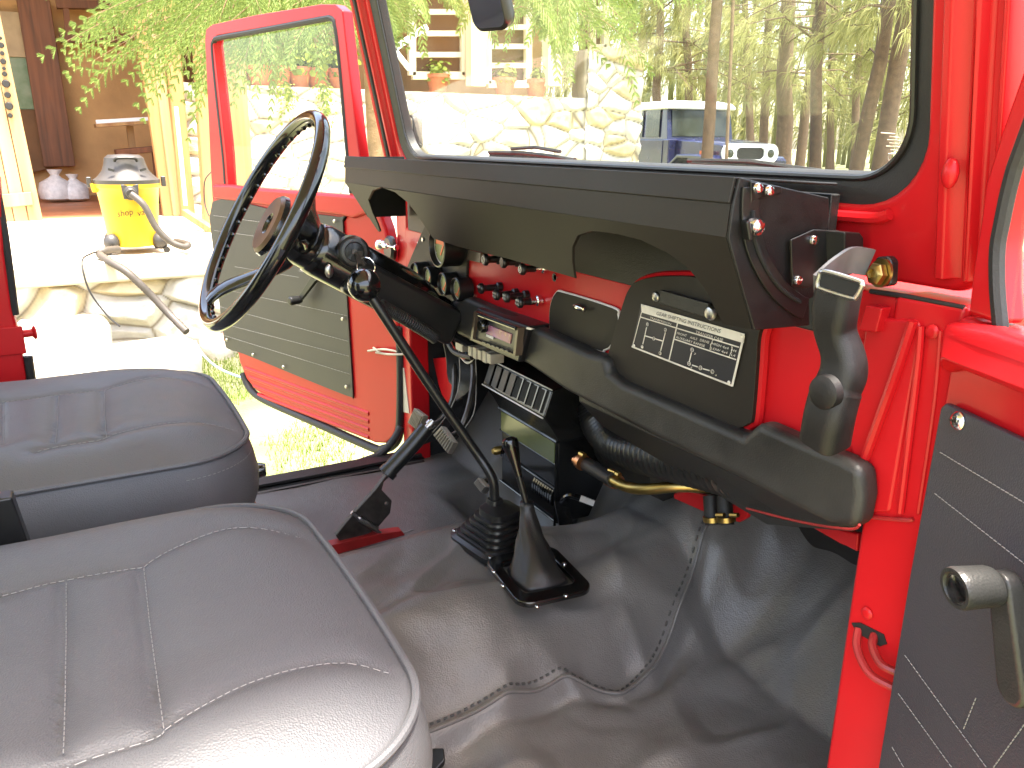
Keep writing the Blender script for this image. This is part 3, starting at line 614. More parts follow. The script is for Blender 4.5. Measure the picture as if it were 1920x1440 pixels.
# key ring hanging from the ignition
kr = thing('key_ring', 'steel key ring with one key hanging from the steering column lock', 'key ring', tuple(lk))
m = MB(); e = P(684, 497, 'X', -1.385); m.tube([lk+V((.008, 0, 0)), e], .004, 8); m.box((lk+V((.008, 0, 0)))*.6+e*.4, (.003, .012, .022)); m.build('key', 'dark_steel', kr)
m = MB(); c = P(686, 500, 'X', -1.380); u1 = V((.55, .84, 0)).normalized(); m.tube([c+(u1*cos(a)+V((0, 0, 1))*sin(a))*.0165 for a in [2*pi*k/28 for k in range(28)]], .0014, 8, closed=True); m.build('ring', 'chrome', kr)
# ---------------- gear lever (long, with bellows boot)
gb_c = V((-1.125, .605, hz(-1.125, .605)))
m = MB()
def sq(cx, cy, z, hx, hy, r, rot=0, n=5):
    o = []
    for x, y in rrect(-hx, hx, -hy, hy, r, n):
        o.append(V((cx+x*cos(rot)-y*sin(rot), cy+x*sin(rot)+y*cos(rot), z)))
    return o
zb = gb_c.z; rr = []
rot = R(8)
rr.append(sq(gb_c.x, gb_c.y, zb-.004, .072, .070, .03, rot)); rr.append(sq(gb_c.x, gb_c.y, zb+.006, .072, .070, .03, rot)); rr.append(sq(gb_c.x, gb_c.y, zb+.009, .064, .062, .028, rot))
h = .062
for k in range(5):
    t0 = k*.0088; rr.append(sq(gb_c.x, gb_c.y, zb+.009+t0, h, h, .022, rot)); rr.append(sq(gb_c.x, gb_c.y, zb+.0135+t0, h-.001, h-.001, .022, rot)); rr.append(sq(gb_c.x, gb_c.y, zb+.0148+t0, h-.0075, h-.0075, .02, rot)); h -= .0058
rr.append(sq(gb_c.x, gb_c.y+.002, zb+.060, .031, .031, .016, rot)); tpp = P(928, 935, 'Y', .605); rr.append(sq(tpp.x, tpp.y, tpp.z-.008, .0135, .0135, .009, rot)); rr.append(sq(tpp.x, tpp.y, tpp.z, .012, .012, .008, rot))
m.loft(rr); lev = MB(); kb = P(683, 535, 'Y', .42)
topb = V((gb_c.x, gb_c.y+.003, zb+.105))
lp_ = smooth_path([P(928, 960, 'Y', .605), P(927, 930, 'Y', .605), P(925, 904, 'Y', .603), P(914, 880, 'Y', .596), P(889, 843, 'Y', .58), P(802, 717, 'Y', .51), P(705, 569, 'Y', .435), kb], 6)
lev.tube(lp_, .0085, 12); lever = lev.build('gear_lever', 'black_satin', car)
m.build('bellows_boot', 'black_satin', lever, bev=.001)
m = MB(); m.ball(kb, .0275, 24); m.build('knob', 'black_gloss', lever)
m = MB()
for a, b in ((-.055, -.062), (.062, -.05), (-.066, .045)): m.screw(V((gb_c.x+a, gb_c.y+b, zb+.0065)), (0, 0, 1), .004, .003)
m.each('screw', 'chrome', lever)
# ---------------- transfer lever (short, leather boot)
cx, cy = -.972, .592; zb = hz(cx, cy)+.010; rot = R(-6)
m = MB(); o = sq(cx, cy, zb-.004, .078, .064, .026, rot, 6); i = sq(cx, cy, zb-.004, .050, .044, .012, rot, 6); m.ring(o, i, (0, 0, .010)); tl = MB()
top = P(988, 948, 'Y', .615); kn = P(958, 836, 'Y', .60)
tl.tube([top-V((0, 0, .02)), top, top.lerp(kn, .6)], .0055, 10); tlev = tl.build('transfer_lever', 'black_satin', car)
m.build('boot_ring', 'black_gloss', tlev, bev=.003, seg=3)
m = MB(); d = (kn-top).normalized(); m.lathe(top.lerp(kn, .5), d, [(.006, 0), (.008, .02), (.0125, .046), (.0145, .056), (.013, .063), (.006, .067), (.0001, .0675)], 20); m.build('knob', 'black_gloss', tlev)
m = MB(); rings = []
for t in [k/16 for k in range(17)]:
    z = zb*(1-t)+(top.z+.006)*t; c = V((cx, cy, 0)).lerp(V((top.x, top.y, 0)), sstep(0, 1, t)); f = (1-t)**1.7; ring = []
    for k in range(40):
        a = 2*pi*k/40; hx, hy = .046, .040
        q = max(abs(cos(a))/hx, abs(sin(a))/hy); rs = 1/q; rr_ = rs*.55+.45*.047
        fold = 1+.16*f*(1-f)*3*sin(a*3+1.8*sin(t*5))+.10*sin(a*7+t*9)*(1-t)*t*2+.04*noise.noise(V((cos(a)*3,sin(a)*3,t*6)))
        rad = (.0115*(1-f)+rr_*f)*fold
        p = V((rad*cos(a), rad*sin(a), 0)); p.rotate(Matrix.Rotation(rot, 3, 'Z')); ring.append(V((c.x+p.x, c.y+p.y, z)))
    rings.append(ring)
m.loft(rings); m.build('leather_boot', 'black_vinyl', tlev, ang=180)
m = MB()
for x, y in ((926, 1072), (943, 1098), (1007, 1137), (1061, 1117), (1058, 1058)): m.screw(P(x, y, 'Z', zb+.006), (0, 0, 1), .0042, .003)
m.each('screw', 'chrome', tlev)
# ---------------- hand brake
hb0 = onfloor(660, 1005); HX = -1.40
def H(x, y): return P(x, y, 'X', HX)
m = MB(); m.prism([H(626, 1000), H(640, 1018), H(700, 990), H(728, 958), H(731, 935), H(712, 915), H(716, 900), H(737, 880), H(728, 876), H(700, 915), H(660, 958)], (.012, 0, 0)); hb = m.build('hand_brake', 'dark_steel', car, bev=.0015)
m = MB(); m.tube(smooth_path([H(728, 884), H(770, 838), H(800, 802)], 4), .0165, 16); m.lathe(H(724, 889), H(724, 889)-H(760, 850), [(.0185, -.012), (.0185, 0), (.01, .002)], 16); m.build('grip', 'black_satin', hb)
m = MB(); m.use('steel').tube([H(800, 802), H(812, 789)], .006, 10); m.lathe(H(807, 795), H(812, 789)-H(800, 802), [(.010, -.004), (.010, .004)], 12); m.screw(H(720, 939)+V((.0125, 0, 0)), (1, 0, 0), .004)
m.tube([H(655, 955)+V((.014, 0, 0)), H(680, 975)+V((.016, 0, 0)), H(712, 997)+V((.014, 0, 0))], .004, 8); m.tube([H(668, 965)+V((.018, 0, 0)), H(700, 985)+V((.02, 0, 0))], .0065, 8); m.each('linkage', 'steel', hb)
m = MB(); a = [H(606, 1012), H(622, 1028), H(752, 992), H(746, 984), H(700, 990)]; m.prism([p+V((.0, 0, -.004)) for p in a], (.022, 0, 0)); m.build('bracket', 'red_worn', hb, bev=.001)
m = MB(); m.use('stitch').tube(smooth_path([onfloor(612, 1040, .002), onfloor(680, 1018, .002), onfloor(740, 1004, .002), onfloor(776, 992, .002)], 6), .0011, 5); m.build('slit_stitching', 'stitch', floor)
# ---------------- pedals
def pedal(pts_, yy, nm_label, arm):
    m = MB(); q = px(pts_, 'Y', yy); q = [p+V((0, (p.z-q[0].z)*-.35, 0)) for p in q]; n = V((0, -1, .35)).normalized()
    m.use('pedal_rubber').prism(q, n*-.012)
    a, b, c_, d_ = q[0], q[1], q[2], q[3]
    for k in range(1, 8): t = k/8; m.use('pedal_rubber').tube([a.lerp(d_, t)*.93+b.lerp(c_, t)*.07+n*.001, a.lerp(d_, t)*.07+b.lerp(c_, t)*.93+n*.001], .0022, 6)
    m.use('dark_steel').tube(smooth_path([P(x, y, 'Y', y3) for x, y, y3 in arm], 6), .007, 8)
    return m.build('pedal', 'pedal_rubber', car, bev=.001)
pedal([(764, 792), (796, 762), (814, 776), (782, 808)], .655, 'c', [(792, 785, .665), (815, 795, .68), (838, 775, .70), (852, 730, .73), (850, 650, .76)])
pedal([(812, 815), (842, 796), (858, 828), (832, 852)], .645, 'b', [(838, 822, .655), (862, 806, .67), (880, 760, .70), (888, 700, .74), (884, 640, .76)])
pedal([(888, 905), (906, 893), (918, 912), (900, 926)], .70, 'a', [(905, 908, .71), (925, 890, .76)])
# dark curved flanges round the pedal box
m = MB(); m.use('rubber').strap(smooth_path([P(858, 640, 'Y', .765), P(866, 700, 'Y', .76), P(850, 765, 'Y', .74), P(800, 830, 'Y', .71)], 6), .004, .07, (0, 0, 1))
m.use('pedal_rubber').tube(smooth_path([P(860, 655, 'Y', .73), P(861, 720, 'Y', .72), P(838, 778, 'Y', .69), P(800, 822, 'Y', .66)], 6), .0012, 5)
m.use('pedal_rubber').tube(smooth_path([P(891, 660, 'Y', .74), P(893, 720, 'Y', .74), P(888, 775, 'Y', .72), P(862, 815, 'Y', .69)], 6), .0012, 5)
m.build('pedal_housing', 'rubber', car)
# ---------------- heater
hx0, hx1, hy0 = -1.48, -1.245, .80
m = MB(); m.box(((hx0+hx1)/2, .865, -.652), (hx1-hx0, .13, .185)); heater = m.build('heater', 'black_paint', car, bev=.005, seg=2)
m = MB(); m.box(((hx0+hx1)/2, .7985, -.585), (hx1-hx0-.01, .006, .055)); m.build('upper_cover', 'olive_reflection', heater, bev=.0015)  # olive tone here is a painted reflection, the heater itself is black
m = MB(); m.tube([V((hx0, .797, -.612)), V((hx1, .797, -.612))], .002, 6); m.tube([V((hx0-.003, .795, -.562)), V((hx1+.003, .795, -.562)), V((hx1+.003, .93, -.562))], .0035, 6); m.tube([V((hx1, .797, -.56)), V((hx1, .797, -.745))], .003, 6)
m.tube([V((hx0, .797, -.665)), V((hx1, .797, -.665))], .0022, 6); m.tube([V((hx0, .797, -.735)), V((hx1, .797, -.735))], .0022, 6)
m.build('seams', 'black_paint', heater)
m = MB()
for k in range(9):
    x = hx1-.012-k*.0088; m.strap([V((x, .799, -.672)), V((x-.001, .794, -.684)), V((x-.002, .794, -.700)), V((x, .799, -.706))], .0055, .0025, (1, 0, 0))
for k in range(6):
    x = hx0+.012+k*.0085; m.strap([V((x, .799, -.650)), V((x, .793, -.656)), V((x, .793, -.670)), V((x, .799, -.676))], .0055, .0025, (1, 0, 0))
m.each('louver', 'black_gloss', heater)
m = MB(); vx0, vx1 = -1.475, -1.222
pr_ = [(.752, -.498), (.770, -.448), (.835, -.432), (.92, -.44), (.93, -.55), (.79, -.556), (.775, -.53)]
m.prism([V((vx0, y, z)) for y, z in pr_], (vx1-vx0, 0, 0)); vent = m.build('vent_housing', 'black_paint', heater, bev=.003)
m = MB(); va, vb = V((0, .752, -.498)), V((0, .770, -.448)); vn = V((0, -.94, .33))*.002
for k in range(4): x = vx0+.125+k*.029; m.use('gap_shade').prism([V((x, 0, 0))+va.lerp(vb, .14)+vn, V((x+.025, 0, 0))+va.lerp(vb, .14)+vn, V((x+.025, 0, 0))+va.lerp(vb, .9)+vn, V((x, 0, 0))+va.lerp(vb, .9)+vn], -vn*.5)
for k in range(5): x = vx0+.122+k*.029; m.use('black_gloss').strap([V((x, 0, 0))+va.lerp(vb, .1)+vn, V((x, 0, 0))+va.lerp(vb, .95)+vn], .004, .004, (1, 0, 0))
for k in range(4): x = vx0+.018+k*.031; m.use('crank_grey').prism([V((x-.013, 0, 0))+va.lerp(vb, .1)+vn, V((x+.013, 0, 0))+va.lerp(vb, .1)+vn*2.4, V((x+.013, 0, 0))+va.lerp(vb, .93)+vn*2.4, V((x-.013, 0, 0))+va.lerp(vb, .93)+vn], -vn)
m.use('alu').tube([V((vx0, .750, -.499)), V((vx1, .750, -.499))], .0016, 6); m.tube([V((vx0, .769, -.446)), V((vx1, .769, -.446))], .0014, 6)
m.build('vent_flaps', 'black_gloss', heater)
m = MB(); m.lathe(V((hx0+.004, .80, -.660)), (0, -1, 0), [(.010, 0), (.010, .018), (.006, .024), (.0001, .024)], 14); m.build('valve', 'brass', heater)
m = MB(); m.use('black_paint').strap([P(1052, 940, 'Y', .79), P(1062, 988, 'Y', .78)], .03, .004, (0, 1, 0)); m.use('black_gloss').tube(smooth_path([P(1050, 945, 'Y', .80), P(1066, 930, 'Y', .80), P(1088, 935, 'Y', .82), P(1112, 945, 'Y', .84)], 6), .006, 8); m.use('alu').strap([P(1088, 934, 'Y', .81), P(1114, 944, 'Y', .83)], .012, .003, (0, 0, 1)); m.build('heater_bracket', 'black_paint', heater)
# round blower behind, pipes and hoses
m = MB(); c = V((-1.13, .95, -.56)); m.lathe(c, (1, 0, 0), [(.0001, -.11), (.07, -.11), (.085, -.09), (.09, 0), (.085, .09), (.05, .12), (.0001, .12)], 30); m.build('blower', 'rubber', car)
m = MB(); hpth = smooth_path([P(1116, 762, 'Y', .86), P(1126, 800, 'Y', .85), P(1160, 835, 'Y', .83), P(1215, 852, 'Y', .80), P(1290, 868, 'Y', .78), P(1380, 888, 'Y', .76), P(1450, 910, 'Y', .76)], 22)
rings = []
m.tube(hpth, [.033+.0026*cos(i*pi/1.5) for i in range(len(hpth))], 20); m.build('air_hose', 'black_satin', car)
m = MB(); m.use('copper').tube([P(1078, 862, 'Y', .80), P(1090, 868, 'Y', .80)], .008, 10); m.use('rubber').tube(smooth_path([P(1088, 864, 'Y', .80), P(1120, 882, 'Y', .79), P(1150, 900, 'Y', .78)], 4), .0135, 12)
m.use('brass').tube(smooth_path([P(1145, 898, 'Y', .78), P(1175, 913, 'Y', .78), P(1215, 917, 'Y', .79), P(1275, 912, 'Y', .82), P(1330, 915, 'Y', .86)], 6), .0095, 14)
m.build('heater_pipe', 'brass', car)
m = MB()
for (x, y), (x2, y2), r_ in (((1088, 864), (1094, 868), .0155), ((1143, 896), (1153, 901), .0155), ((1156, 902), (1160, 905), .0130)):
    m.use('copper').tube([P(x, y, 'Y', .79), P(x2, y2, 'Y', .79)], r_, 16); m.use('brass').tube([P(x, y-14, 'Y', .785), P(x2+2, y2-14, 'Y', .785)], .005, 8)
m.each('hose_clamp', 'copper', car)
m = MB()
for x in (1336, 1362): m.use('rubber').tube([P(x-4, 930, 'Y', .86), P(x, 984, 'Y', .85)], .0125, 12); m.use('brass').tube([P(x-1, 968, 'Y', .85), P(x, 977, 'Y', .85)], .0150, 14); m.tube([P(x+8, 966, 'Y', .838), P(x+22, 966, 'Y', .838)], .0035, 8)
m.build('coolant_hose', 'rubber', car)
m = MB(); m.prism([P(1262, 925, 'Y', .90), P(1290, 920, 'Y', .90), P(1405, 950, 'Y', .90), P(1400, 972, 'Y', .90), P(1385, 980, 'Y', .90), P(1330, 965, 'Y', .90), P(1262, 935, 'Y', .90)], (0, .01, 0)); m.prism([P(1490, 972, 'Y', .80), P(1608, 1000, 'Y', .74), P(1606, 1036, 'Y', .74), P(1580, 1020, 'Y', .76)], (0, .01, 0)); m.each('toe_bracket', 'red', car, bev=.003)
# ---------------- grab handle
gy = .60; m = MB(); rings = []
def gprof(c, hw, hd, tang):
    t = tang.normalized(); n = V((0, -1, 0)); n = (n-t*n.dot(t)).normalized(); u = t.cross(n)
    return [c+u*x+n*y for x, y in rrect(-hw, hw, -hd, hd, min(hw, hd)*.7, 5)]
gpts = smooth_path([P(1576, 524, 'Y', gy), P(1566, 580, 'Y', gy), P(1566, 620, 'Y', gy+.004), P(1580, 665, 'Y', gy+.008), P(1581, 700, 'Y', gy+.008), P(1567, 735, 'Y', gy+.004), P(1556, 775, 'Y', gy), P(1548, 818, 'Y', gy+.002), P(1546, 832, 'Y', gy+.004)], 6)
for i, p in enumerate(gpts):
    t = i/(len(gpts)-1); w_ = .0195-.003*math.exp(-((t-.30)/.12)**2)+.0015*(t > .6); d_ = .014+.006*t
    if t > .93: w_ *= .8; d_ *= .7
    rings.append(gprof(p, w_, d_, gpts[min(i+1, len(gpts)-1)]-gpts[max(i-1, 0)]))
m.loft(rings); gh = m.build('grab_handle', 'end_black', car, bev=.002)
m = MB(); c = P(1545, 736, 'Y', gy-.016); m.lathe(c, (0, -1, 0), [(.0165, -.006), (.0155, .002), (.010, .005), (.004, .0045), (.0001, .0055)], 24); m.build('button', 'end_black', gh)
rimp = [P(x, y, 'Y', gy-.0165) for x, y in [(1546, 509), (1606, 526), (1617, 533), (1614, 543), (1606, 556), (1596, 559), (1542, 542), (1534, 534), (1536, 520)]]
m = MB(); sp = smooth_path(rimp, 4, True); m.tube(sp, .0022, 8, closed=True); m.build('rim', 'steel', gh)
m = MB(); m.prism([p+V((0, -.0004, 0)) for p in sp], (0, .001, 0)); m.build('opening', 'gap_shade', gh)  # flat dark sheet painted as the shaded inside of the open end
m = MB(); m.strap(smooth_path([P(1528, 536, 'Y', gy-.004), P(1562, 505, 'Y', gy+.02), P(1592, 488, 'Y', gy+.05), P(1630, 492, 'Y', gy+.08)], 5), .026, .003, (.2, .1, 1)); m.build('strap', 'strap_grey', gh)
m = MB(); m.prism(px([(1640, 482), (1664, 480), (1672, 490), (1670, 536), (1640, 540)], 'Y', .69), (0, .012, 0)); m.build('bracket', 'black_satin', gh, bev=.003)
m = MB(); m.lathe(P(1649, 514, 'Y', .684), (-.2, -1, .1), [(.011, 0), (.011, .006), (.008, .009), (.005, .010), (.004, .007), (.0001, .007)], 6); m.lathe(P(1654, 512, 'Y', .688), (-.2, -1, .1), [(.014, 0), (.014, .003)], 18); m.build('bolt', 'brass', gh)
# ---------------- seats
def seg_d(p, a, b):
    ab = b-a; t = max(0, min(1, (p-a).dot(ab)/ab.length_squared)); return (p-a-ab*t).length
def seat(x0, x1, mt, off):
    zp_ = -.452; yb, yf = -.48, .210; cxx, cyy = (x0+x1)/2, (yb+yf)/2
    def S2(x, y): p = P(x, y, 'Z', -.432); return V((p.x+off, p.y))
    L_ = [[S2(-150, 1160), S2(0, 1131), S2(120, 1100), S2(265, 1075)], [S2(265, 1075), S2(320, 1042), S2(420, 1001), S2(500, 986), S2(575, 988)], [S2(265, 1075), S2(274, 1170), S2(290, 1300), S2(302, 1392)],
          [S2(302, 1392), S2(400, 1335), S2(520, 1275), S2(640, 1234), S2(722, 1238)], [S2(302, 1392), S2(285, 1406), S2(160, 1445), S2(40, 1500)], [S2(120, 1104), S2(118, 1250), S2(115, 1440)], [S2(-60, 1140), S2(-72, 1300), S2(-84, 1460)]]
    L_ = [smooth_path([V((p.x, p.y, 0)) for p in l], 4) for l in L_]
    segs = [(V((a.x, a.y)), V((b.x, b.y))) for l in L_ for a, b in zip(l, l[1:])]
    outl = rrect(x0, x1, yb, yf, .105, 22)
    # subdivide straight runs
    full = []
    for i, p in enumerate(outl):
        q = outl[(i+1) % len(outl)]; p, q = V(p), V(q); n = max(1, int((q-p).length/.012))
        # the front edge bows forward
        for k in range(n): full.append(p.lerp(q, k/n))
    full = [V((p.x, p.y+(.010*(1-((p.x-cxx)/(x1-x0)*2)**2) if p.y > 0 else 0))) for p in full]
    def ztop(p, t):
        e = ((p.x-cxx)/((x1-x0)/2)); z = zp_+.034*(1-t**5)
        z += .010*math.exp(-((abs(e)-.72)/.25)**2)*(1-t**8)       # bolsters
        d = min(seg_d(p, a, b) for a, b in segs)
        z -= (.0045*math.exp(-(d/.0045)**2)+.006*math.exp(-(d/.022)**2))*(1-t**10)
        return z+.0015*noise.noise(V((p.x*14, p.y*14, off)))*(1-t**6)
    m = MB(); N = len(full); rings = []
    for k in range(1, 61):
        t = k/60; rings.append([V((cxx+(p.x-cxx)*t, cyy+(p.y-cyy)*t, 0)) for p in full])
    for k, r_ in enumerate(rings):
        t = (k+1)/60
        for v in r_: v.z = ztop(V((v.x, v.y)), t)
    for dz, e in ((-.008, .004), (-.03, .012), (-.06, .017), (-.09, .014), (-.12, .004), (-.145, -.012)):
        ring = []
        for i, p in enumerate(full):
            d = (V((p.x-cxx, p.y-cyy))).normalized(); w_ = .002*noise.noise(V((p.x*12, p.y*12, dz*20)))
            ring.append(V((p.x+d.x*(e+w_), p.y+d.y*(e+w_), zp_+dz)))
        rings.append(ring)
    m.loft(rings); st = m.build('seat', mt, car, ang=180)
    m = MB(); m.tube([V((p.x+(p.x-cxx)*.012, p.y+(p.y-cyy)*.008, zp_+.001)) for p in full], .0042, 8, closed=True); m.build('piping', mt, st)
    m = MB()
    for l in L_:
        lp = []
        for p in l:
            v2 = V((p.x, p.y)); e = max(abs(p.x-cxx)/((x1-x0)/2), abs(p.y-cyy)/((yf-yb)/2)); 
            if e < .97: lp.append(V((p.x+.004, p.y+.003, ztop(V((p.x+.004, p.y+.003)), min(1, e))+.0016)))
        run = 0
        for a, b in zip(lp, lp[1:]):
            n = max(1, int((b-a).length/.0062))
            for k in range(n):
                m.tube([a.lerp(b, (k+.1)/n), a.lerp(b, (k+.75)/n)], .00045, 4)
    rr_ = [V((p.x+(p.x-cxx)*.030, p.y+(p.y-cyy)*.020, zp_-.022)) for p in full if p.y > .09]
    for a, b in zip(rr_, rr_[1:]):
        if (b-a).length < .03: m.tube([a, a.lerp(b, .6)], .0004, 4)
    m.build('stitching', 'stitch', st)['kind'] = 'stuff'
    m = MB(); m.box((cxx, cyy-.02, -.66), (x1-x0-.10, .56, .14)); m.build('seat_base', 'black_vinyl', st, bev=.01)
    m = MB(); r2 = [V((p[0], 0, p[1])) for p in rrect(x0+.01, x1-.01, -.46, .12, .09, 8)]
    m.loft([[cv+V((0, -.40+o_-.18*(cv.z+.46), 0)) for cv in [V((cxx+(v.x-cxx)*s_, 0, -.17+(v.z+.17)*s_)) for v in r2]] for s_, o_ in ((.9, .0), (1, -.02), (1, -.09), (.9, -.11))]); m.build('backrest', mt, st, bev=.01)
    return st
s1 = seat(-1.00, -.475, 'seat_vinyl', 0); s1['label'] = 'near passenger seat, grey vinyl with pale stitching'
s2 = seat(-1.71, -1.175, 'seat_vinyl_warm', -.70); s2['label'] = 'far driver seat, grey vinyl'
m = MB(); m.prism([P(432, 960, 'X', -1.33), P(455, 922, 'X', -1.33), P(490, 958, 'X', -1.33), P(470, 985, 'X', -1.33)], (-.04, 0, 0)); m.build('seat_rail', 'red_worn', s2, bev=.002)
m = MB(); m.lathe(P(466, 884, 'X', -1.62), (.2, 1, 0), [(.006, -.05), (.006, 0), (.015, .004), (.017, .02), (.013, .035), (.0001, .037)], 14); m.build('seat_lever', 'black_gloss', s2)
# seat belt buckle beside the passenger seat
m = MB(); b0 = P(14, 985, 'X', -1.04); m.use('black_satin').prism([b0+V(q) for q in ((0, -.03, -.04), (0, .022, -.035), (0, .012, .045), (0, -.035, .045))], (.028, 0, 0)); m.use('orange_mark'); m.use('wire_red').box(b0+V((.020, -.010, .050)), (.010, .022, .006)); m.use('crank_grey').prism([b0+V(q) for q in ((.005, -.02, -.04), (.005, .014, -.036), (.005, .010, -.17), (.005, -.02, -.17))], (.018, 0, 0))
m.build('belt_buckle', 'black_satin', car, bev=.004)
m = MB(); q = onfloor(828, 1432); m.prism([q+V(k) for k in ((-.02, -.03, 0), (.015, -.03, 0), (.012, .0, .018), (-.004, .006, .022), (-.018, -.004, .015))], (0, 0, -.012)); m.build('belt_anchor', 'black_satin', car, bev=.003)
# ---------------- driver's door, swung open
DH = V((-1.80, .70, 0)); DD = V((-2165, -649, 0)).normalized(); DN = V((DD.y, -DD.x, 0)).normalized()
if DN.dot(-DH) < 0: DN = -DN     # towards the cabin
def D(x, y, o=0): return PL(x, y, DH+DN*o, DN)
door = thing('x', 'x', 'x'); bpy.data.objects.remove(door)
body = [(398, 352), (397, 372), (404, 500), (418, 640), (446, 664), (449, 680), (462, 712), (480, 733), (500, 746), (702, 831), (722, 832), (738, 820), (745, 795), (748, 700), (745, 610), (736, 500), (722, 430), (702, 372)]
m = MB(); m.prism([D(x, y) for x, y in body], -DN*.035); door = m.build('door', 'red', car, bev=.008, seg=3); door['label'] = 'driver door swung open to the terrace'
m = MB()     # window frame
fo = [(398, 372), (394, 300), (389, 180), (384, 75), (386, 55), (398, 46), (480, 28), (600, 8), (628, 8), (642, 20), (652, 110), (668, 250), (685, 372)]
fi = [(428, 348), (424, 290), (412, 180), (401, 85), (402, 72), (408, 66), (480, 54), (600, 32), (620, 30), (628, 38), (634, 110), (645, 250), (655, 366)]
m.ring([D(x, y, .0) for x, y in fo], [D(x, y, 0) for x, y in fi], -DN*.03); m.build('window_frame', 'red', door, bev=.006, seg=3)
m = MB(); m.tube(smooth_path([D(x, y, -.004) for x, y in [(424, 345), (420, 290), (408, 180), (400, 95), (402, 78), (412, 71), (480, 59), (600, 37), (622, 35), (630, 48), (638, 110), (650, 250), (660, 362)]], 4), .0075, 8); m.build('window_channel', 'rubber', door)
m = MB(); m.prism([D(x, y, -.012) for x, y in [(426, 352), (402, 72), (622, 30), (655, 366)]], -DN*.003); m.build('window_glass', 'door_glass', door)
m = MB(); bl = [(397, 346), (430, 346), (470, 352), (660, 366), (702, 374), (704, 392), (660, 410), (640, 405), (398, 372)]; m.prism([D(x, y, .012) for x, y in bl], -DN*.02); m.build('belt_ledge', 'red', door, bev=.009, seg=4)
pn = smooth_path([D(x, y, .006) for x, y in [(398, 378), (500, 391), (636, 407), (642, 413), (650, 560), (661, 733), (658, 741), (650, 742), (560, 706), (458, 664), (430, 655), (420, 635), (404, 500)]], 3, True)
m = MB(); m.prism(pn, -DN*.005); pnl = m.build('door_panel', 'door_vinyl', door, bev=.002)
m = MB()
for a, b in (((400, 404), (642, 438)), ((401, 432), (500, 446)), ((560, 508), (648, 530)), ((440, 500), (560, 520)), ((408, 540), (651, 592)), ((412, 575), (653, 640)), ((414, 606), (655, 668)), ((417, 628), (657, 702))):
    p, q = D(*a, .0125), D(*b, .0125); n = 46
    for k in range(n): m.tube([p.lerp(q, (k+.1)/n), p.lerp(q, (k+.85)/n)], .0005, 4)
m.build('stitching', 'stitch', pnl)['kind'] = 'stuff'
m = MB()
for x, y in ((627, 415), (642, 598), (649, 725), (474, 665), (531, 688), (425, 637), (505, 398)): m.screw(D(x, y, .012), DN, .0055, .003)
m.each('screw', 'steel', pnl)
m = MB(); a, b = D(592, 520, .02), D(562, 562, .03); m.tube([D(592, 522, .006), a], .010, 10); m.strap([a, a.lerp(b, .5), b], [.02, .016, .014], [.012, .01, .008], DN.cross(b-a)); m.lathe(b, DN, [(.009, -.005), (.0115, .006), (.0125, .03), (.009, .034), (.0001, .034)], 16); m.build('window_crank', 'black_satin', door, bev=.001)
m = MB()
for k in range(4):
    a, b = D(458+k*8, 690+k*17, .003), D(690, 776+k*15, .003)
    m.tube([a-DN*.0068, b-DN*.0068], .0075, 12)
m.each('pressed_rib', 'red', door)
m = MB(); m.tube(smooth_path([D(x, y, -.004) for x, y in [(750, 612), (752, 700), (750, 800), (740, 832), (718, 842), (700, 840), (600, 796), (500, 752), (470, 730), (456, 700)]], 5), .012, 10); m.build('weather_strip', 'rubber', door)
m = MB()
for k, (a, b) in enumerate((((690, 658), (748, 660)), ((700, 652), (722, 664)), ((705, 661), (760, 664)))): m.tube(smooth_path([D(*a, .006), D((a[0]+b[0])/2, (a[1]+b[1])/2+(2 if k else -4), .012), D(*b, .004)], 5), .0028, 8)
m.each('check_strap', 'sticker_tan', door)
# ---------------- passenger door, swung open at the right edge
QH = V((-.44, .70, 0)); QD = V((2.56, -1, 0)).normalized(); QN = V((QD.y, -QD.x, 0)).normalized()
if QN.dot(-QH) < 0: QN = -QN
def Q(x, y, o=0): return PL(x, y, QH+QN*o, QN)
def QU(u, z, o=0): return QH+QD*u+QN*o+V((0, 0, z))
m = MB(); m.prism([QU(.018, -.145), QU(.018, -.72), QU(.05, -.84), QU(.92, -.84), QU(.92, -.145)], -QN*.035); pd = m.build('door', 'red', car, bev=.008, seg=3); pd['label'] = 'passenger door swung open at the right edge'
m = MB(); m.prism([QU(.018, -.150, .018), QU(.08, -.142, .018), QU(.92, -.142, .018), QU(.92, -.185, .022), QU(.05, -.185, .022), QU(.02, -.20, .012)], -QN*.03); m.build('belt_ledge', 'red', pd, bev=.012, seg=4)
a = [Q(1812, 590), Q(1822, 500), Q(1835, 420), Q(1847, 333), Q(1880, 228), Q(1919, 117)]; b = [Q(1868, 610), Q(1862, 540), Q(1862, 470), Q(1870, 420), Q(1890, 330), Q(1925, 230)]
e = (a[-1]-a[-2]).normalized()
a.append(a[-1]+e*.25); b.append(b[-1]+e*.25)
m = MB(); vs = [[p, q, q-QN*.03, p-QN*.03] for p, q in zip(a, b)]; m.loft(vs); m.build('window_frame', 'red', pd, bev=.006, seg=3)
m = MB(); m.tube(smooth_path([p-QN*.004 for p in b[::-1]]+[Q(1878, 632, -.004), Q(1905, 648, -.004), QU(.16, -.152, -.004), QU(.5, -.15, -.004)], 5), .0065, 8); m.build('window_channel', 'rubber', pd)
m = MB(); m.prism([QU(.07, -.15, -.012), QU(.06, -.05, -.012), QU(.11, .06, -.012), QU(.2, .25, -.012), QU(.9, .25, -.012), QU(.9, -.15, -.012)], -QN*.003); m.build('window_glass', 'door_glass', pd)
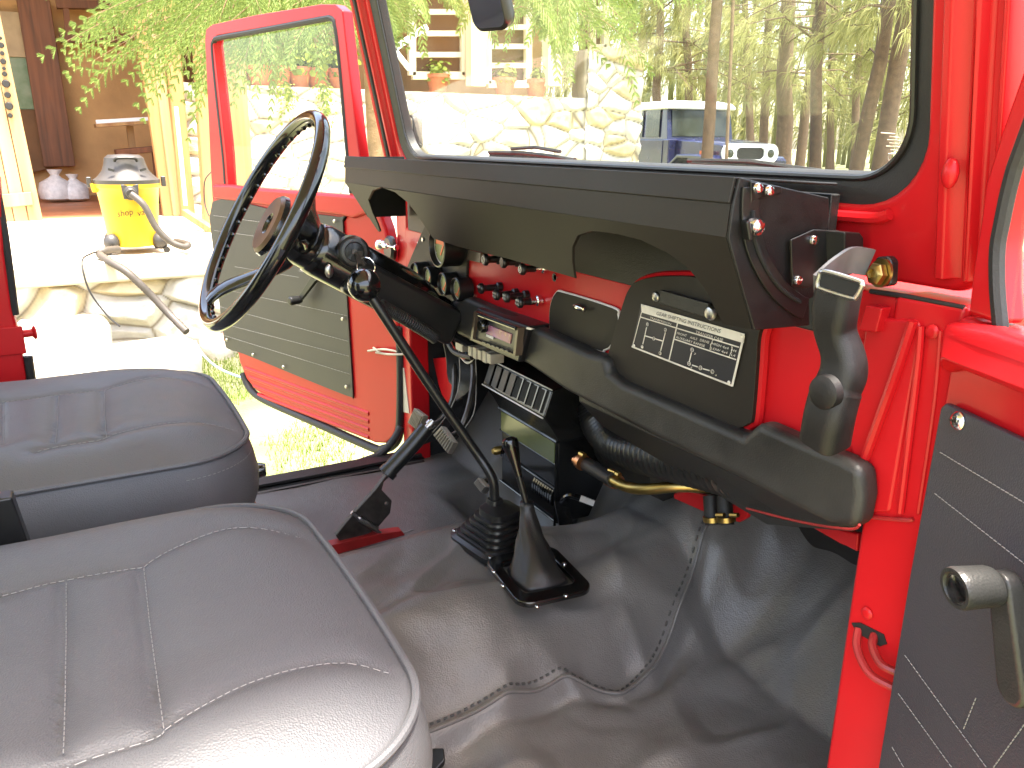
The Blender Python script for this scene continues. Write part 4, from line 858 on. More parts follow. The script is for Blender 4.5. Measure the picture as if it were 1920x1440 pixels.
m = MB(); z0 = -.222; m.prism([QU(.036, z0, .010), QU(.031, z0-.006, .010), QU(.028, -.40, .010), QU(.030, -.66, .010), QU(.06, -.72, .010), QU(.86, -.72, .010), QU(.86, z0, .010)], -QN*.008); pp = m.build('door_panel', 'door_vinyl_dark', pd, bev=.0025)
m = MB()
def qline(a, b):
    p, q = Q(*a, .0108), Q(*b, .0108); n = max(4, int((q-p).length/.0048))
    for k in range(n): m.tube([p.lerp(q, (k+.1)/n), p.lerp(q, (k+.85)/n)+V((0, 0, .0003))], .00055, 4)
for a_, b_ in (((1762, 848), (1990, 985)), ((1752, 925), (1990, 1112)), ((1696, 1228), (1850, 1440)), ((1684, 1300), (1785, 1440)), ((1672, 1400), (1695, 1440)), ((1830, 1308), (1806, 1368)), ((1925, 1120), (1888, 1205)), ((1930, 1345), (1862, 1440))): qline(a_, b_)
m.build('stitching', 'stitch', pp)['kind'] = 'stuff'
m = MB(); c = Q(1797, 789, .0105); m.use('chrome').lathe(c, QN, [(.0085, 0), (.0085, .001), (.006, .004), (.002, .005), (.0001, .005)], 18); m.use('dark_steel').box(c+QN*.0048, (.008, .0015, .0015)); m.box(c+QN*.0048, (.0015, .0015, .008)); m.build('panel_screw', 'chrome', pp)
# crank: pivot low right, knob upper left standing proud
m = MB(); c1 = Q(1868, 1098, .045); c2 = Q(1890, 1292, .034)
tv = (c2-c1).normalized(); wv = QN.cross(tv).normalized()
ring = []
def capsule(r0, r1, n=10):
    o = []
    for k in range(n+1): a = pi*k/n; o.append(c1+wv*cos(a)*r0-tv*sin(a)*r0)
    for k in range(n+1): a = pi+pi*k/n; o.append(c2+wv*cos(a)*r1-tv*sin(a)*r1)
    return o
m.loft([capsule(.0115, .0145), [p-QN*.016 for p in capsule(.0125, .0155)]]); m.lathe(c2-QN*.016, -QN, [(.0165, 0), (.019, .006), (.021, .012), (.021, .02)], 22)
cr_ = m.build('window_crank', 'crank_grey', pd, bev=.004, seg=3)
m = MB(); n = 44; kb_ = c1+QN*.002
m.loft([[kb_+(wv*cos(2*pi*k/n)+tv*sin(2*pi*k/n))*(r_*(1+(.02 if k % 2 and rib else 0)))+QN*h_ for k in range(n)] for r_, h_, rib in ((.010, 0, 0), (.0150, .001, 0), (.0160, .004, 1), (.0165, .026, 1), (.0170, .030, 0), (.0160, .0335, 0), (.013, .0335, 0), (.012, .031, 0), (.0001, .031, 0))])
m.build('crank_knob', 'crank_grey', pd)
m = MB(); m.lathe(kb_+QN*.0312, QN, [(.0125, 0), (.010, .0012), (.0001, .0016)], 20); m.build('knob_cap', 'black_gloss', pd)
# ================================================================== OUTSIDE
mat('soil', (.26, .24, .15), .95, 0, .2, 1.2, bump=.4, bs=60, bd=.01, col2=(.10, .13, .03))
mat('terrace', (.50, .44, .33), .8, 0, .12, 2, bump=.2, bs=20, bd=.004)
mat('tile', (.42, .17, .08), .5, 0, .25, 3, bump=.2, bs=8, bd=.003)
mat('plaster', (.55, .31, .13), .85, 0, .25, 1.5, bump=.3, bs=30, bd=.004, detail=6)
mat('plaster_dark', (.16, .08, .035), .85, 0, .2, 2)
mat('yellow', (.55, .34, .012), .4, 0, .04, 3); mat('vac_grey', (.040, .036, .033), .45, 0, .15, 8); mat('vac_dark', (.012, .011, .010), .5)
mat('vac_print', (.03, .012, .003), .6)
mat('terracotta', (.45, .14, .06), .7, 0, .2, 12)
mat('car_blue', (.010, .012, .055), .25, 0, .3, 5, coat=.5); mat('car_white', (.75, .77, .78), .35, 0, .05, 3); mat('car_glass', (.03, .035, .025), .12, 0, .4, 4, spec=.5)
mat('bag', (.65, .62, .60), .4, 0, .15, 20, wrinkle=.004, ws=30)
mat('hose_grey', (.055, .045, .035), .55, 0, .15, 20)
mat('rope_blue', (.25, .35, .5), .6); mat('window_view', (.22, .26, .16), .3, 0, .4, 6, col2=(.10, .16, .06)); mat('curtain', (.42, .32, .2), .9)
wood_mat('wood', (.26, .12, .04), (.42, .24, .09), 2); wood_mat('wood_dark', (.10, .035, .012), (.2, .07, .025), 3); wood_mat('wood_pale', (.34, .21, .09), (.48, .33, .16), 2)
wood_mat('frame_cream', (.62, .54, .38), (.75, .68, .5), 2)
attr_mat('stone', .9, .25, 9, .5); attr_mat('leaf', .7, .1, 30, 0, trans=.45); attr_mat('bark', .95, .35, 14, .6)
# ---------------- ground
def gzf(x, y):
    d = math.hypot(x+7, y-7); rise = .38*sstep(9.0, 16, math.hypot(x, y))*sstep(3, 9, y)
    return GZ+rise+.02*noise.noise(V((x*.6, y*.6, 0)))
m = MB()
def gfn(u, v):
    a = 2*pi*u; r_ = .01+(v**2.6)*260; x, y = r_*cos(a)-3, r_*sin(a)+1; return V((x, y, gzf(x, y) if r_ < 60 else GZ+.38*sstep(3, 9, y)))
m.grid(gfn, 96, 90); bmesh.ops.remove_doubles(m.bm, verts=m.bm.verts, dist=.0005)
tag(m.build('ground', 'soil', ang=180), kind='structure')
m = MB(); random.seed(3); cnt = 0
while cnt < 15000:
    x, y = random.uniform(-5.9, -2.6), random.uniform(-1.2, 2.2)
    dn = noise.noise(V((x*1.6, y*1.6, 3)))+.55*(1-sstep(-5.2, -3.6, x))-.20
    if random.random() > dn*2.2: continue
    cnt += 1; z = gzf(x, y); a = random.uniform(0, 2*pi); h = random.uniform(.02, .055); l = V((cos(a), sin(a), 0)); b = V((x, y, z-.003)); w_ = V((-l.y, l.x, 0))*.0025
    m.face([m.bm.verts.new(b-w_), m.bm.verts.new(b+w_), m.bm.verts.new(b+l*h*.6+V((0, 0, h)))])
m.color(lambda f: (lambda k: (.09+.06*k, .15+.05*k, .02))(random.random()))
tag(m.build('grass', 'leaf', recalc=False), kind='stuff', label='short sunlit grass beside the low boulder wall')
# ---------------- stone helper
def stone_grid(fn, nu, nv, sc, depth, nrm, pal, squash=1.5):
    m = MB(); data = {}
    lay_pts = []
    def f(u, v):
        p = fn(u, v); q = V((p.x, p.y, p.z*squash))*sc+V((noise.noise(p*1.7)*.4, noise.noise(p*1.9+V((5, 0, 0)))*.4, 0)); d, pts = noise.voronoi(q)
        e = min(1, max(0, (d[1]-d[0])/.22)); e2 = e*e*(3-2*e); k = noise.noise(pts[0]*3.1)
        o = p+V(nrm)*depth*(e2*(.75+.5*k)+.15*noise.noise(p*14)*e)
        lay_pts.append((o, e, k)); return o
    vs = m.grid(f, nu, nv); m.bm.verts.index_update(); info = {}
    i = 0
    for col_ in vs:
        for v in col_: info[v] = lay_pts[i][1:]; i += 1
    lay = m.bm.loops.layers.float_color.new('Col')
    for fc in m.bm.faces:
        for l in fc.loops: l[lay] = (*pal(*info[l.vert]), 1)
    return m
def pal(e, k):
    s = (.66+.10*k, .62+.09*k, .54+.05*k) if k < .25 else (.62, .52, .34)
    g = (.26, .21, .14); t = min(1, max(0, (e-.02)/.16)); return tuple(a+(b-a)*t for a, b in zip(g, s))
# ---------------- terrace (raised slab on boulders)
TZ = -.76
m = MB(); m.prism([V((-5.85, -3.5, TZ)), V((-5.85, 1.25, TZ)), V((-6.6, 3.1, TZ)), V((-9.4, 3.3, TZ)), V((-9.4, -3.5, TZ))], (0, 0, -.14)); 
tag(m.build('terrace', 'terrace', bev=.02), kind='structure')
m = MB(); m.prism([V((-9.4, -3.5, TZ-.004)), V((-9.4, 1.2, TZ-.004)), V((-13.4, 2.2, TZ-.004)), V((-13.4, -3.5, TZ-.004))], (0, 0, -.1)); tag(m.build('porch_floor', 'tile'), kind='structure')
m = stone_grid(lambda u, v: V((-5.98, -3.4+u*4.6, GZ-.05+v*(TZ-.12-GZ+.05))), 380, 120, 2.0, .12, (1, 0, 0), pal, 1.7)
bw = m.build('boulder_wall', 'stone', ang=180); tag(bw, 'low wall of pale boulders carrying the terrace', 'wall')
m = MB(); m.box((-6.2, -1.1, (TZ-.14+GZ)/2), (.36, 4.6, TZ-.16-GZ)); m.build('wall_core', 'terrace', bw)
m = stone_grid(lambda u, v: V((-5.98-u*.9, 1.2+u*2.1, GZ-.05+v*(TZ-.12-GZ+.05))), 80, 44, 2.3, .12, (.9, .4, 0), pal, 1.2)
tag(m.build('boulder_wall', 'stone', ang=180), 'short return of the boulder wall, behind the steering wheel', 'wall')
def slab(name, label, pts_, z, thick, m_='stone', seed=0):
    m = MB(); c = sum((V(p) for p in pts_), V((0, 0)))/len(pts_); n = 40; rings = []
    sp = smooth_path([V((p[0], p[1], 0)) for p in pts_], 6, True)
    for s_, zz in ((.2, 0), (.6, 0), (.9, -.004), (.98, -.02), (1.02, -.06), (1.0, -thick)):
        rings.append([V((c.x+(p.x-c.x)*s_+.02*noise.noise(V((p.x*4, p.y*4, zz*9+seed))), c.y+(p.y-c.y)*s_+.02*noise.noise(V((p.x*4, p.y*4, zz*9+5+seed))), z+zz+.015*noise.noise(V((p.x*3*s_, p.y*3*s_, seed))))) for p in sp])
    m.loft(rings); m.color(lambda f: (.44+.03*noise.noise(f.calc_center_median()*6), .40, .32)); return tag(m.build(name, m_, ang=60), label, 'stone')
def G2(x, y, z): p = P(x, y, 'Z', z); return (p.x, p.y)
slab('stone_slab', 'big flat pale step stone in front of the boulder wall', [G2(66, 740, -1.2), G2(60, 690, -1.2), G2(150, 652, -1.2), G2(300, 628, -1.2), G2(362, 630, -1.2), G2(368, 655, -1.2), G2(300, 700, -1.2), G2(200, 760, -1.2)], -1.2, .26)
slab('boulder', 'rounded pale boulder at the left end of the wall, above the flat slab', [G2(20, 640, -1.12), G2(70, 560, -1.12), G2(150, 570, -1.12), G2(200, 600, -1.12), G2(190, 640, -1.12), G2(80, 680, -1.12)], -1.10, .36, seed=4)
slab('boulder', 'small pale boulder in the grass under the steering wheel', [G2(370, 640, -1.34), G2(395, 615, -1.34), G2(440, 620, -1.34), G2(440, 645, -1.34), G2(400, 655, -1.34)], -1.32, .12, seed=9)
# ---------------- vacuum cleaner
vc = V((-6.3, .44, TZ)); vac = thing('vacuum_cleaner', 'yellow drum vacuum cleaner with grey motor head on the terrace edge', 'vacuum cleaner', tuple(vc))
Z = V((0, 0, 1))
m = MB(); m.lathe(vc, Z, [(.0001, .05), (.155, .05), (.165, .06), (.175, .20), (.190, .36), (.200, .44), (.210, .45), (.212, .475), (.20, .478)], 40); m.prism([vc+V((-.05, -.20, .475)), vc+V((.05, -.20, .475)), vc+V((.05, -.232, .475)), vc+V((-.05, -.232, .475))], (0, .01, -.055)); m.build('drum', 'yellow', vac)
m = MB(); m.lathe(vc, Z, [(.212, .475), (.214, .50), (.19, .515), (.175, .53), (.150, .56), (.135, .60), (.125, .645), (.10, .665), (.0001, .67)], 40); m.build('motor_head', 'vac_grey', vac)
m = MB(); m.tube(smooth_path([vc+V((.135, -.07, .625)), vc+V((.148, -.05, .645)), vc+V((.148, .05, .645)), vc+V((.135, .07, .625))], 5), .010, 8)
for s_ in (-1, 1): m.strap([vc+V((.165, .05*s_+.03*s_, .565)), vc+V((.155, .115*s_, .575))], .016, .012, (0, 0, 1))
m.each('vent_slot', 'vac_dark', vac)
m = MB(); m.lathe(vc+V((.195, .0, .42)), (1, 0, -.1), [(.05, -.02), (.048, .012), (.032, .02), (.030, .04)], 20); m.prism([vc+V((.19, -.055, .475)), vc+V((.19, .055, .475)), vc+V((.19, .045, .38)), vc+V((.19, -.045, .38))], (.02, 0, 0)); m.build('inlet_port', 'vac_grey', vac, bev=.004)
for s_ in (-1, 1):
    m = MB(); m.box(vc+V((.0, .235*s_, .485)), (.04, .03, .07)); m.build('latch', 'vac_grey', vac, bev=.006)
for x, y in ((.11, -.15), (.11, .16), (-.13, -.13), (-.13, .13)):
    m = MB(); m.use('vac_grey').ball(vc+V((x, y, .085)), .055, 14, (1, 1, 1.1)); m.use('vac_dark').lathe(vc+V((x*1.25-.012, y*1.2, .022)), (1, 0, 0), [(.0001, 0), (.022, 0), (.022, .024), (.0001, .024)], 14); m.build('caster', 'vac_grey', vac)
m = MB(); yy = .0
def onv(a, h): 
    r_ = .175+(h-.2)*.095+.002; return vc+V((r_*cos(a), r_*sin(a), h))
for wd, a0, a1 in (('shop', -.52, .02), ('vac', .12, .52)):
    cu0 = onv(a0, .265); n0 = V((cos((a0+a1)/2), sin((a0+a1)/2), 0)); m.text(wd, onv(a0, .262)+n0*.016, onv(a1, .276)+n0*.016, (0, 0, 1), .042)
m.build('drum_lettering', 'vac_print', vac, flatshade=True)['kind'] = 'stuff'
def Vx(x, y, X=-6.1): return P(x, y, 'X', X)
m = MB(); hp2 = smooth_path([vc+V((.235, .0, .415)), Vx(270, 385, -6.02), Vx(292, 425, -6.0), Vx(318, 452, -5.98), Vx(344, 463, -5.97), Vx(352, 458, -6.02), Vx(330, 452, -6.2)], 10)
m.tube(hp2, [.022+.0015*(i % 2) for i in range(len(hp2))], 12)
m.build('suction_hose', 'hose_grey', vac)
m = MB(); hp3 = smooth_path([Vx(222, 467, -6.1), Vx(196, 470, -6.02), Vx(187, 477, -5.98), Vx(205, 490, -5.85), Vx(235, 508, -5.74), Vx(262, 532, -5.7), Vx(290, 560, -5.68), Vx(320, 592, -5.62), Vx(350, 622, -5.5)], 10); m.tube(hp3, [.024+.0015*(i % 2) for i in range(len(hp3))], 12); m.build('wand_hose', 'hose_grey', vac)
m = MB(); m.tube(smooth_path([Vx(182, 472, -6.0), Vx(170, 476, -5.9), Vx(155, 486, -5.8), Vx(156, 510, -5.72), Vx(170, 550, -5.7), Vx(200, 590, -5.66), Vx(225, 612, -5.6)], 8), .006, 6); m.build('power_cord', 'vac_dark', vac)
m = MB(); m.tube(smooth_path([Vx(366, 640, -5.45), Vx(380, 664, -5.1), Vx(410, 690, -5.0), Vx(455, 708, -4.9), Vx(520, 720, -4.8)], 8), .007, 6); tag(m.build('garden_hose', 'rope_blue'), 'thin pale blue garden hose lying in the grass', 'hose')
m = MB(); m.tube(smooth_path([P(412, 300, 'X', -7.4), P(398, 320, 'X', -7.4), P(384, 340, 'X', -7.4), P(384, 380, 'X', -7.4), P(392, 405, 'X', -7.3)], 8), .006, 6); tag(m.build('cable', 'vac_dark'), 'thin black cable hanging beside the wooden post', 'cable')
# ---------------- house
FX = -9.4
house = thing('house', 'rustic house with wooden posts, brown plastered porch and stone facade', 'house', (FX, 1.0, TZ))
m = MB(); m.prism([V((-13.2, -3.5, TZ)), V((-13.2, 6.5, TZ)), V((-13.2, 6.5, 3.2)), V((-13.2, -3.5, 3.2))], (-.1, 0, 0)); hw = m.build('back_wall', 'plaster', house)
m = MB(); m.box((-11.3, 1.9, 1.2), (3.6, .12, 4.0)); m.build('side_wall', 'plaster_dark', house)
m = MB(); m.box((-11.3, -3.4, 1.2), (3.9, .12, 4.0)); m.build('side_wall', 'plaster', house)
m = MB(); m.box((-11.2, 2.2, 3.15), (4.6, 11.6, .12)); m.build('porch_roof', 'wood_dark', house)
def X13(x, y, o=0): return P(x, y, 'X', -13.1+o)
def board(name, a, b, w_, t_, mt, par, X):
    m = MB(); p, q = P(*a, 'X', X), P(*b, 'X', X); m.strap([p, q], w_, t_, (0, 1, 0) if abs(p.z-q.z) > abs(p.y-q.y) else (0, 0, 1)); return m.build(name, mt, par, bev=.008)
board('door_jamb', (62, 0), (112, 312), .38, .2, 'wood_dark', house, -13.0)
m = MB(); m.use('window_view').prism([X13(-20, 60, .02), X13(70, 60, .02), X13(80, 205, .02), X13(-20, 205, .02)], (.02, 0, 0)); m.use('curtain').prism([X13(-20, 20, .05), X13(58, 25, .05), X13(64, 108, .05), X13(-20, 105, .05)], (.03, 0, 0)); m.build('window', 'window_view', house)
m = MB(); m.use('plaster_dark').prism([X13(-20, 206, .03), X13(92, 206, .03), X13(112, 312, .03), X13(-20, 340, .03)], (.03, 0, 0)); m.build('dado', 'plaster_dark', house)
# plank door standing open
m = MB(); PX = -9.2
for k in range(3):
    xr = lambda y: .208*(y-27)-27*k
    m.prism([P(*q, 'X', PX) for q in ((xr(-60)-25.5, -60), (xr(-60), -60), (xr(415+4*k), 415+4*k), (xr(418+4*k)-25.5, 418+4*k))], (-.04, 0, 0))
pdr = m.build('plank_door', 'wood_pale', house, bev=.008)
m = MB(); m.prism([P(*q, 'X', PX+.03) for q in ((2, 365), (58, 360), (62, 384), (4, 390))], (-.03, 0, 0)); m.build('batten', 'wood_pale', pdr, bev=.004)
m = MB()
for cx_, cy_, s_ in ((4, 100, 1), (14, 178, 1.4)):
    c = P(cx_, cy_, 'X', PX+.02)
    for k, dz in enumerate((-.13, -.07, 0, .07, .13)): m.lathe(c+V((0, .01*dz*4, dz*s_)), (1, 0, 0), [((.016, .026, .020, .026, .016)[k]*s_, 0), ((.012, .02, .016, .02, .012)[k]*s_, .012)], 10)
m.each('iron_fitting', 'vac_dark', pdr)
# wooden posts of the porch front
for i, (a, b, w_, mt, X) in enumerate((((278, 150), (316, 392), .13, 'wood', -9.3), ((296, 130), (332, 392), .10, 'wood_pale', -9.25), ((322, 120), (350, 390), .14, 'wood', -9.2), ((375, 60), (393, 345), .16, 'wood', -8.2), ((436, 150), (452, 348), .20, 'wood', -8.6))):
    p, q = P(*a, 'X', X), P(*b, 'X', X); d = (q-p).normalized(); q = q+d*max(0, (q.z-TZ)/abs(d.z)) if q.z > TZ else q; p = p-d*1.6
    m = MB(); m.strap([p, p.lerp(q, .5)+V((.01, .015, 0)), q], w_, w_, (0, 1, 0)); m.build('post', mt, house, bev=.015)
m = MB(); m.tube(smooth_path([P(330, 200, 'X', -9.0), P(340, 300, 'X', -9.0), P(348, 385, 'X', -9.0)], 4), .02, 8); m.build('drain_pipe', 'car_white', house)
# stone facade with sill at z ~ .58, taller buttress at the end
m = stone_grid(lambda u, v: V((FX, 1.15+u*6.1, GZ+v*(.58-GZ))), 420, 130, 2.6, .07, (1, 0, 0), pal, 1.7)
sw = m.build('stone_wall', 'stone', house, ang=180)
m = MB(); m.box((FX-.16, 4.2, (.575+GZ)/2), (.30, 6.1, .56-GZ)); m.build('wall_core', 'terrace', house)
m = stone_grid(lambda u, v: V((FX+.06, 6.30+u*.92, GZ+v*(1.22-GZ))), 70, 150, 2.6, .07, (1, 0, 0), pal, 1.7); m.build('stone_buttress', 'stone', house, ang=180)
m = MB(); m.box((FX-.15, 6.76, (1.2+GZ)/2), (.34, .90, 1.19-GZ)); m.build('buttress_core', 'terrace', house, bev=.04)
m = stone_grid(lambda u, v: V((FX+.0, 1.12+u*.5, .5+v*2.4)), 40, 100, 2.6, .06, (1, 0, 0), pal, 1.7)
m = MB(); m.prism([V((-11.0, 1.96, -.3)), V((-11.0, 6.6, -.3)), V((-11.0, 6.6, 3.1)), V((-11.0, 1.96, 3.1))], (-.08, 0, 0)); m.build('inner_wall', 'plaster', house)
# windows in the veranda opening
def wframe(x0, x1, y0, y1, nx, ny, X=-9.5):
    m = MB(); a, b, c, d = P(x0, y0, 'X', X), P(x1, y0, 'X', X), P(x1, y1, 'X', X), P(x0, y1, 'X', X)
    for p, q in ((a, b), (b, c), (c, d), (d, a)): m.strap([p, q], .09, .07, (0, 0, 1) if abs(p.y-q.y) > abs(p.z-q.z) else (0, 1, 0))
    f = m.build('window_frame', 'frame_cream', house, bev=.005); m = MB()
    for k in range(1, nx): m.strap([a.lerp(b, k/nx), d.lerp(c, k/nx)], .05, .05, (0, 1, 0))
    for k in range(1, ny): m.strap([a.lerp(d, k/ny), b.lerp(c, k/ny)], .06, .05, (0, 0, 1))
    m.build('glazing_bars', 'frame_cream', f)
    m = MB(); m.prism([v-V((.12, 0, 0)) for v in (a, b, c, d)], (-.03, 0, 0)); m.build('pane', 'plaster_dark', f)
wframe(772, 870, -60, 142, 1, 5); wframe(914, 990, -60, 158, 1, 6); wframe(1110, 1135, -60, 90, 1, 2)
for x in (892, 1035): board('post', (x, -80), (x, 162), .20, .16, 'frame_cream', house, -9.35)
board('beam', (640, -90), (1260, -70), .2, .2, 'wood', house, -9.35)
m = MB(); p, q = P(738, 92, 'X', -8.9), P(800, 50, 'X', -8.9); m.strap([p, q], .06, .05, (0, 0, 1)); r_ = P(768, 130, 'X', -8.9); m.strap([p, r_], .05, .05, (0, 0, 1)); m.strap([p, P(738, 190, 'X', -8.9)], .06, .05, (0, 1, 0)); m.build('brace', 'car_white', house)
# porch furniture
def Xi(x, y, X): return P(x, y, 'X', X)
m = MB(); a, b = Xi(178, 236, -11.6), Xi(300, 228, -11.6)
m.strap([a, b], .04, .5, (0, 0, 1)); tb = thing('table', 'wooden porch table with a thin top against the brown wall', 'table', (-11.6, (a.y+b.y)/2, TZ)); m.build('tabletop', 'wood', tb)
m = MB(); c = Xi(243, 236, -11.6); m.box(V((c.x, c.y, (c.z+TZ)/2)), (.08, .08, c.z-TZ)); m.build('leg', 'wood', tb); 
m = MB(); m.strap([Xi(180, 229, -11.4), Xi(282, 223, -11.4)], .05, .05, (0, 0, 1)); tag(m.build('spirit_level', 'car_white'), 'long pale spirit level lying on the porch table', 'level')
bn = thing('bench', 'dark bench with a patterned seat under the porch table', 'bench', (-11.2, 1.0, TZ))
m = MB(); a, b = Xi(216, 286, -11.2), Xi(300, 278, -11.2); m.strap([a, b], .07, .35, (0, 0, 1)); m.build('seat', 'wood_dark', bn, bev=.01)
for t in (.15, .85):
    m = MB(); c = a.lerp(b, t); m.box(V((c.x, c.y, (c.z+TZ)/2-.02)), (.05, .05, c.z-TZ-.04)); m.build('leg', 'wood_dark', bn)
sh = thing('wall_shelf', 'dark wooden rack hanging high on the brown porch wall', 'shelf', tuple(Xi(150, 60, -13.0)))
m = MB()
for p, q in (((105, 8), (290, 12)), ((112, 72), (250, 72))): m.strap([Xi(*p, -12.9), Xi(*q, -12.9)], .10, .16, (0, 0, 1))
for p, q in (((122, 0), (130, 85)), ((205, 5), (206, 60))): m.strap([Xi(*p, -12.9), Xi(*q, -12.9)], .07, .10, (0, 1, 0))
m.build('rack', 'wood_dark', sh)
for k, (x, y, s_) in enumerate(((104, 338, 1.0), (136, 332, .85))):
    m = MB(); c = Xi(x, y, -12.0); c.z = TZ+.16*s_
    m.loft([[c+V((.17*s_*r_*cos(a)*(1+.15*noise.noise(V((cos(a)*3, sin(a)*3, h*9+k)))), .19*s_*r_*sin(a)*(1+.2*noise.noise(V((cos(a)*3, sin(a)*3, h*9+7+k)))), h*s_)) for a in [2*pi*j/18 for j in range(18)]] for r_, h in ((.6, -.15), (1, -.12), (1.1, -.02), (.9, .08), (.4, .14), (.25, .17), (.45, .24), (.0001, .22))])
    tag(m.build('plastic_bag', 'bag'), ('larger' if k == 0 else 'smaller')+' white plastic bag on the porch floor against the brown wall', 'bag', 'plastic bags')
m = MB(); p, q = Xi(346, 398, -7.8), Xi(398, 432, -7.4); m.strap([p, q], .06, .06, (0, 0, 1)); p.z = q.z; tag(m.build('plank', 'wood', bev=.005), 'loose wooden plank lying on the terrace beside the open driver door', 'plank')
# ---------------- flower pots
random.seed(11)
def leafball(m, c, r, n, sz, droop=0):
    for _ in range(n):
        d = V((random.gauss(0, 1), random.gauss(0, 1), random.gauss(0, .8))).normalized(); p = c+d*r*random.uniform(.3, 1); p.z -= droop*random.random()**2
        u, v = frame_from((d+V((0, 0, .8))+V((random.uniform(-.6, .6), random.uniform(-.6, .6), 0))).normalized()); s_ = sz*random.uniform(.6, 1.2)
        m.face([m.bm.verts.new(p+u*s_*cos(a)+v*s_*sin(a)) for a in [2*pi*k/6 for k in range(6)]])
pots = [(488, 158, .16, 'long terracotta trough, leftmost on the stone wall behind the driver door'), (525, 157, .15, 'terracotta pot on the stone wall, second from the left'), (562, 156, .15, 'terracotta pot on the stone wall, third from the left'), (596, 155, .14, 'terracotta pot on the stone wall under round-leaved geraniums'),
        (636, 146, .16, 'terracotta pot at the right edge of the driver door window'), (820, 150, .15, 'terracotta pot behind the windshield below the left window frame'), (945, 150, .16, 'terracotta pot behind the windshield below the right window frame'), (1005, 152, .16, 'terracotta pot behind the windshield, nearest the tall stone buttress')]
for x, y, r_, lb in pots:
    c = P(x, y, 'X', -9.5); c.z = .585
    pt = thing('flower_pot', lb, 'flower pot', tuple(c), 'pots along the top of the stone wall')
    m = MB(); m.lathe(c, Z, [(.0001, .0), (r_*.62, 0), (r_*.9, .17), (r_, .17), (r_, .21), (r_*.86, .21), (r_*.8, .17), (.0001, .17)], 20); m.build('pot', 'terracotta', pt)
    m = MB(); big = x in (596, 636, 562); leafball(m, c+V((0, 0, .28+.06*big)), .18+.08*big, 170, .028 if not big else .042, .1)
    if x in (525, 596): leafball(m, c+V((.22, 0, -.02)), .14, 160, .018, .35)
    m.color(lambda f: (lambda k: (.20+.12*k, .28+.10*k, .05))(random.random())); m.build('foliage', 'leaf', pt, recalc=False)
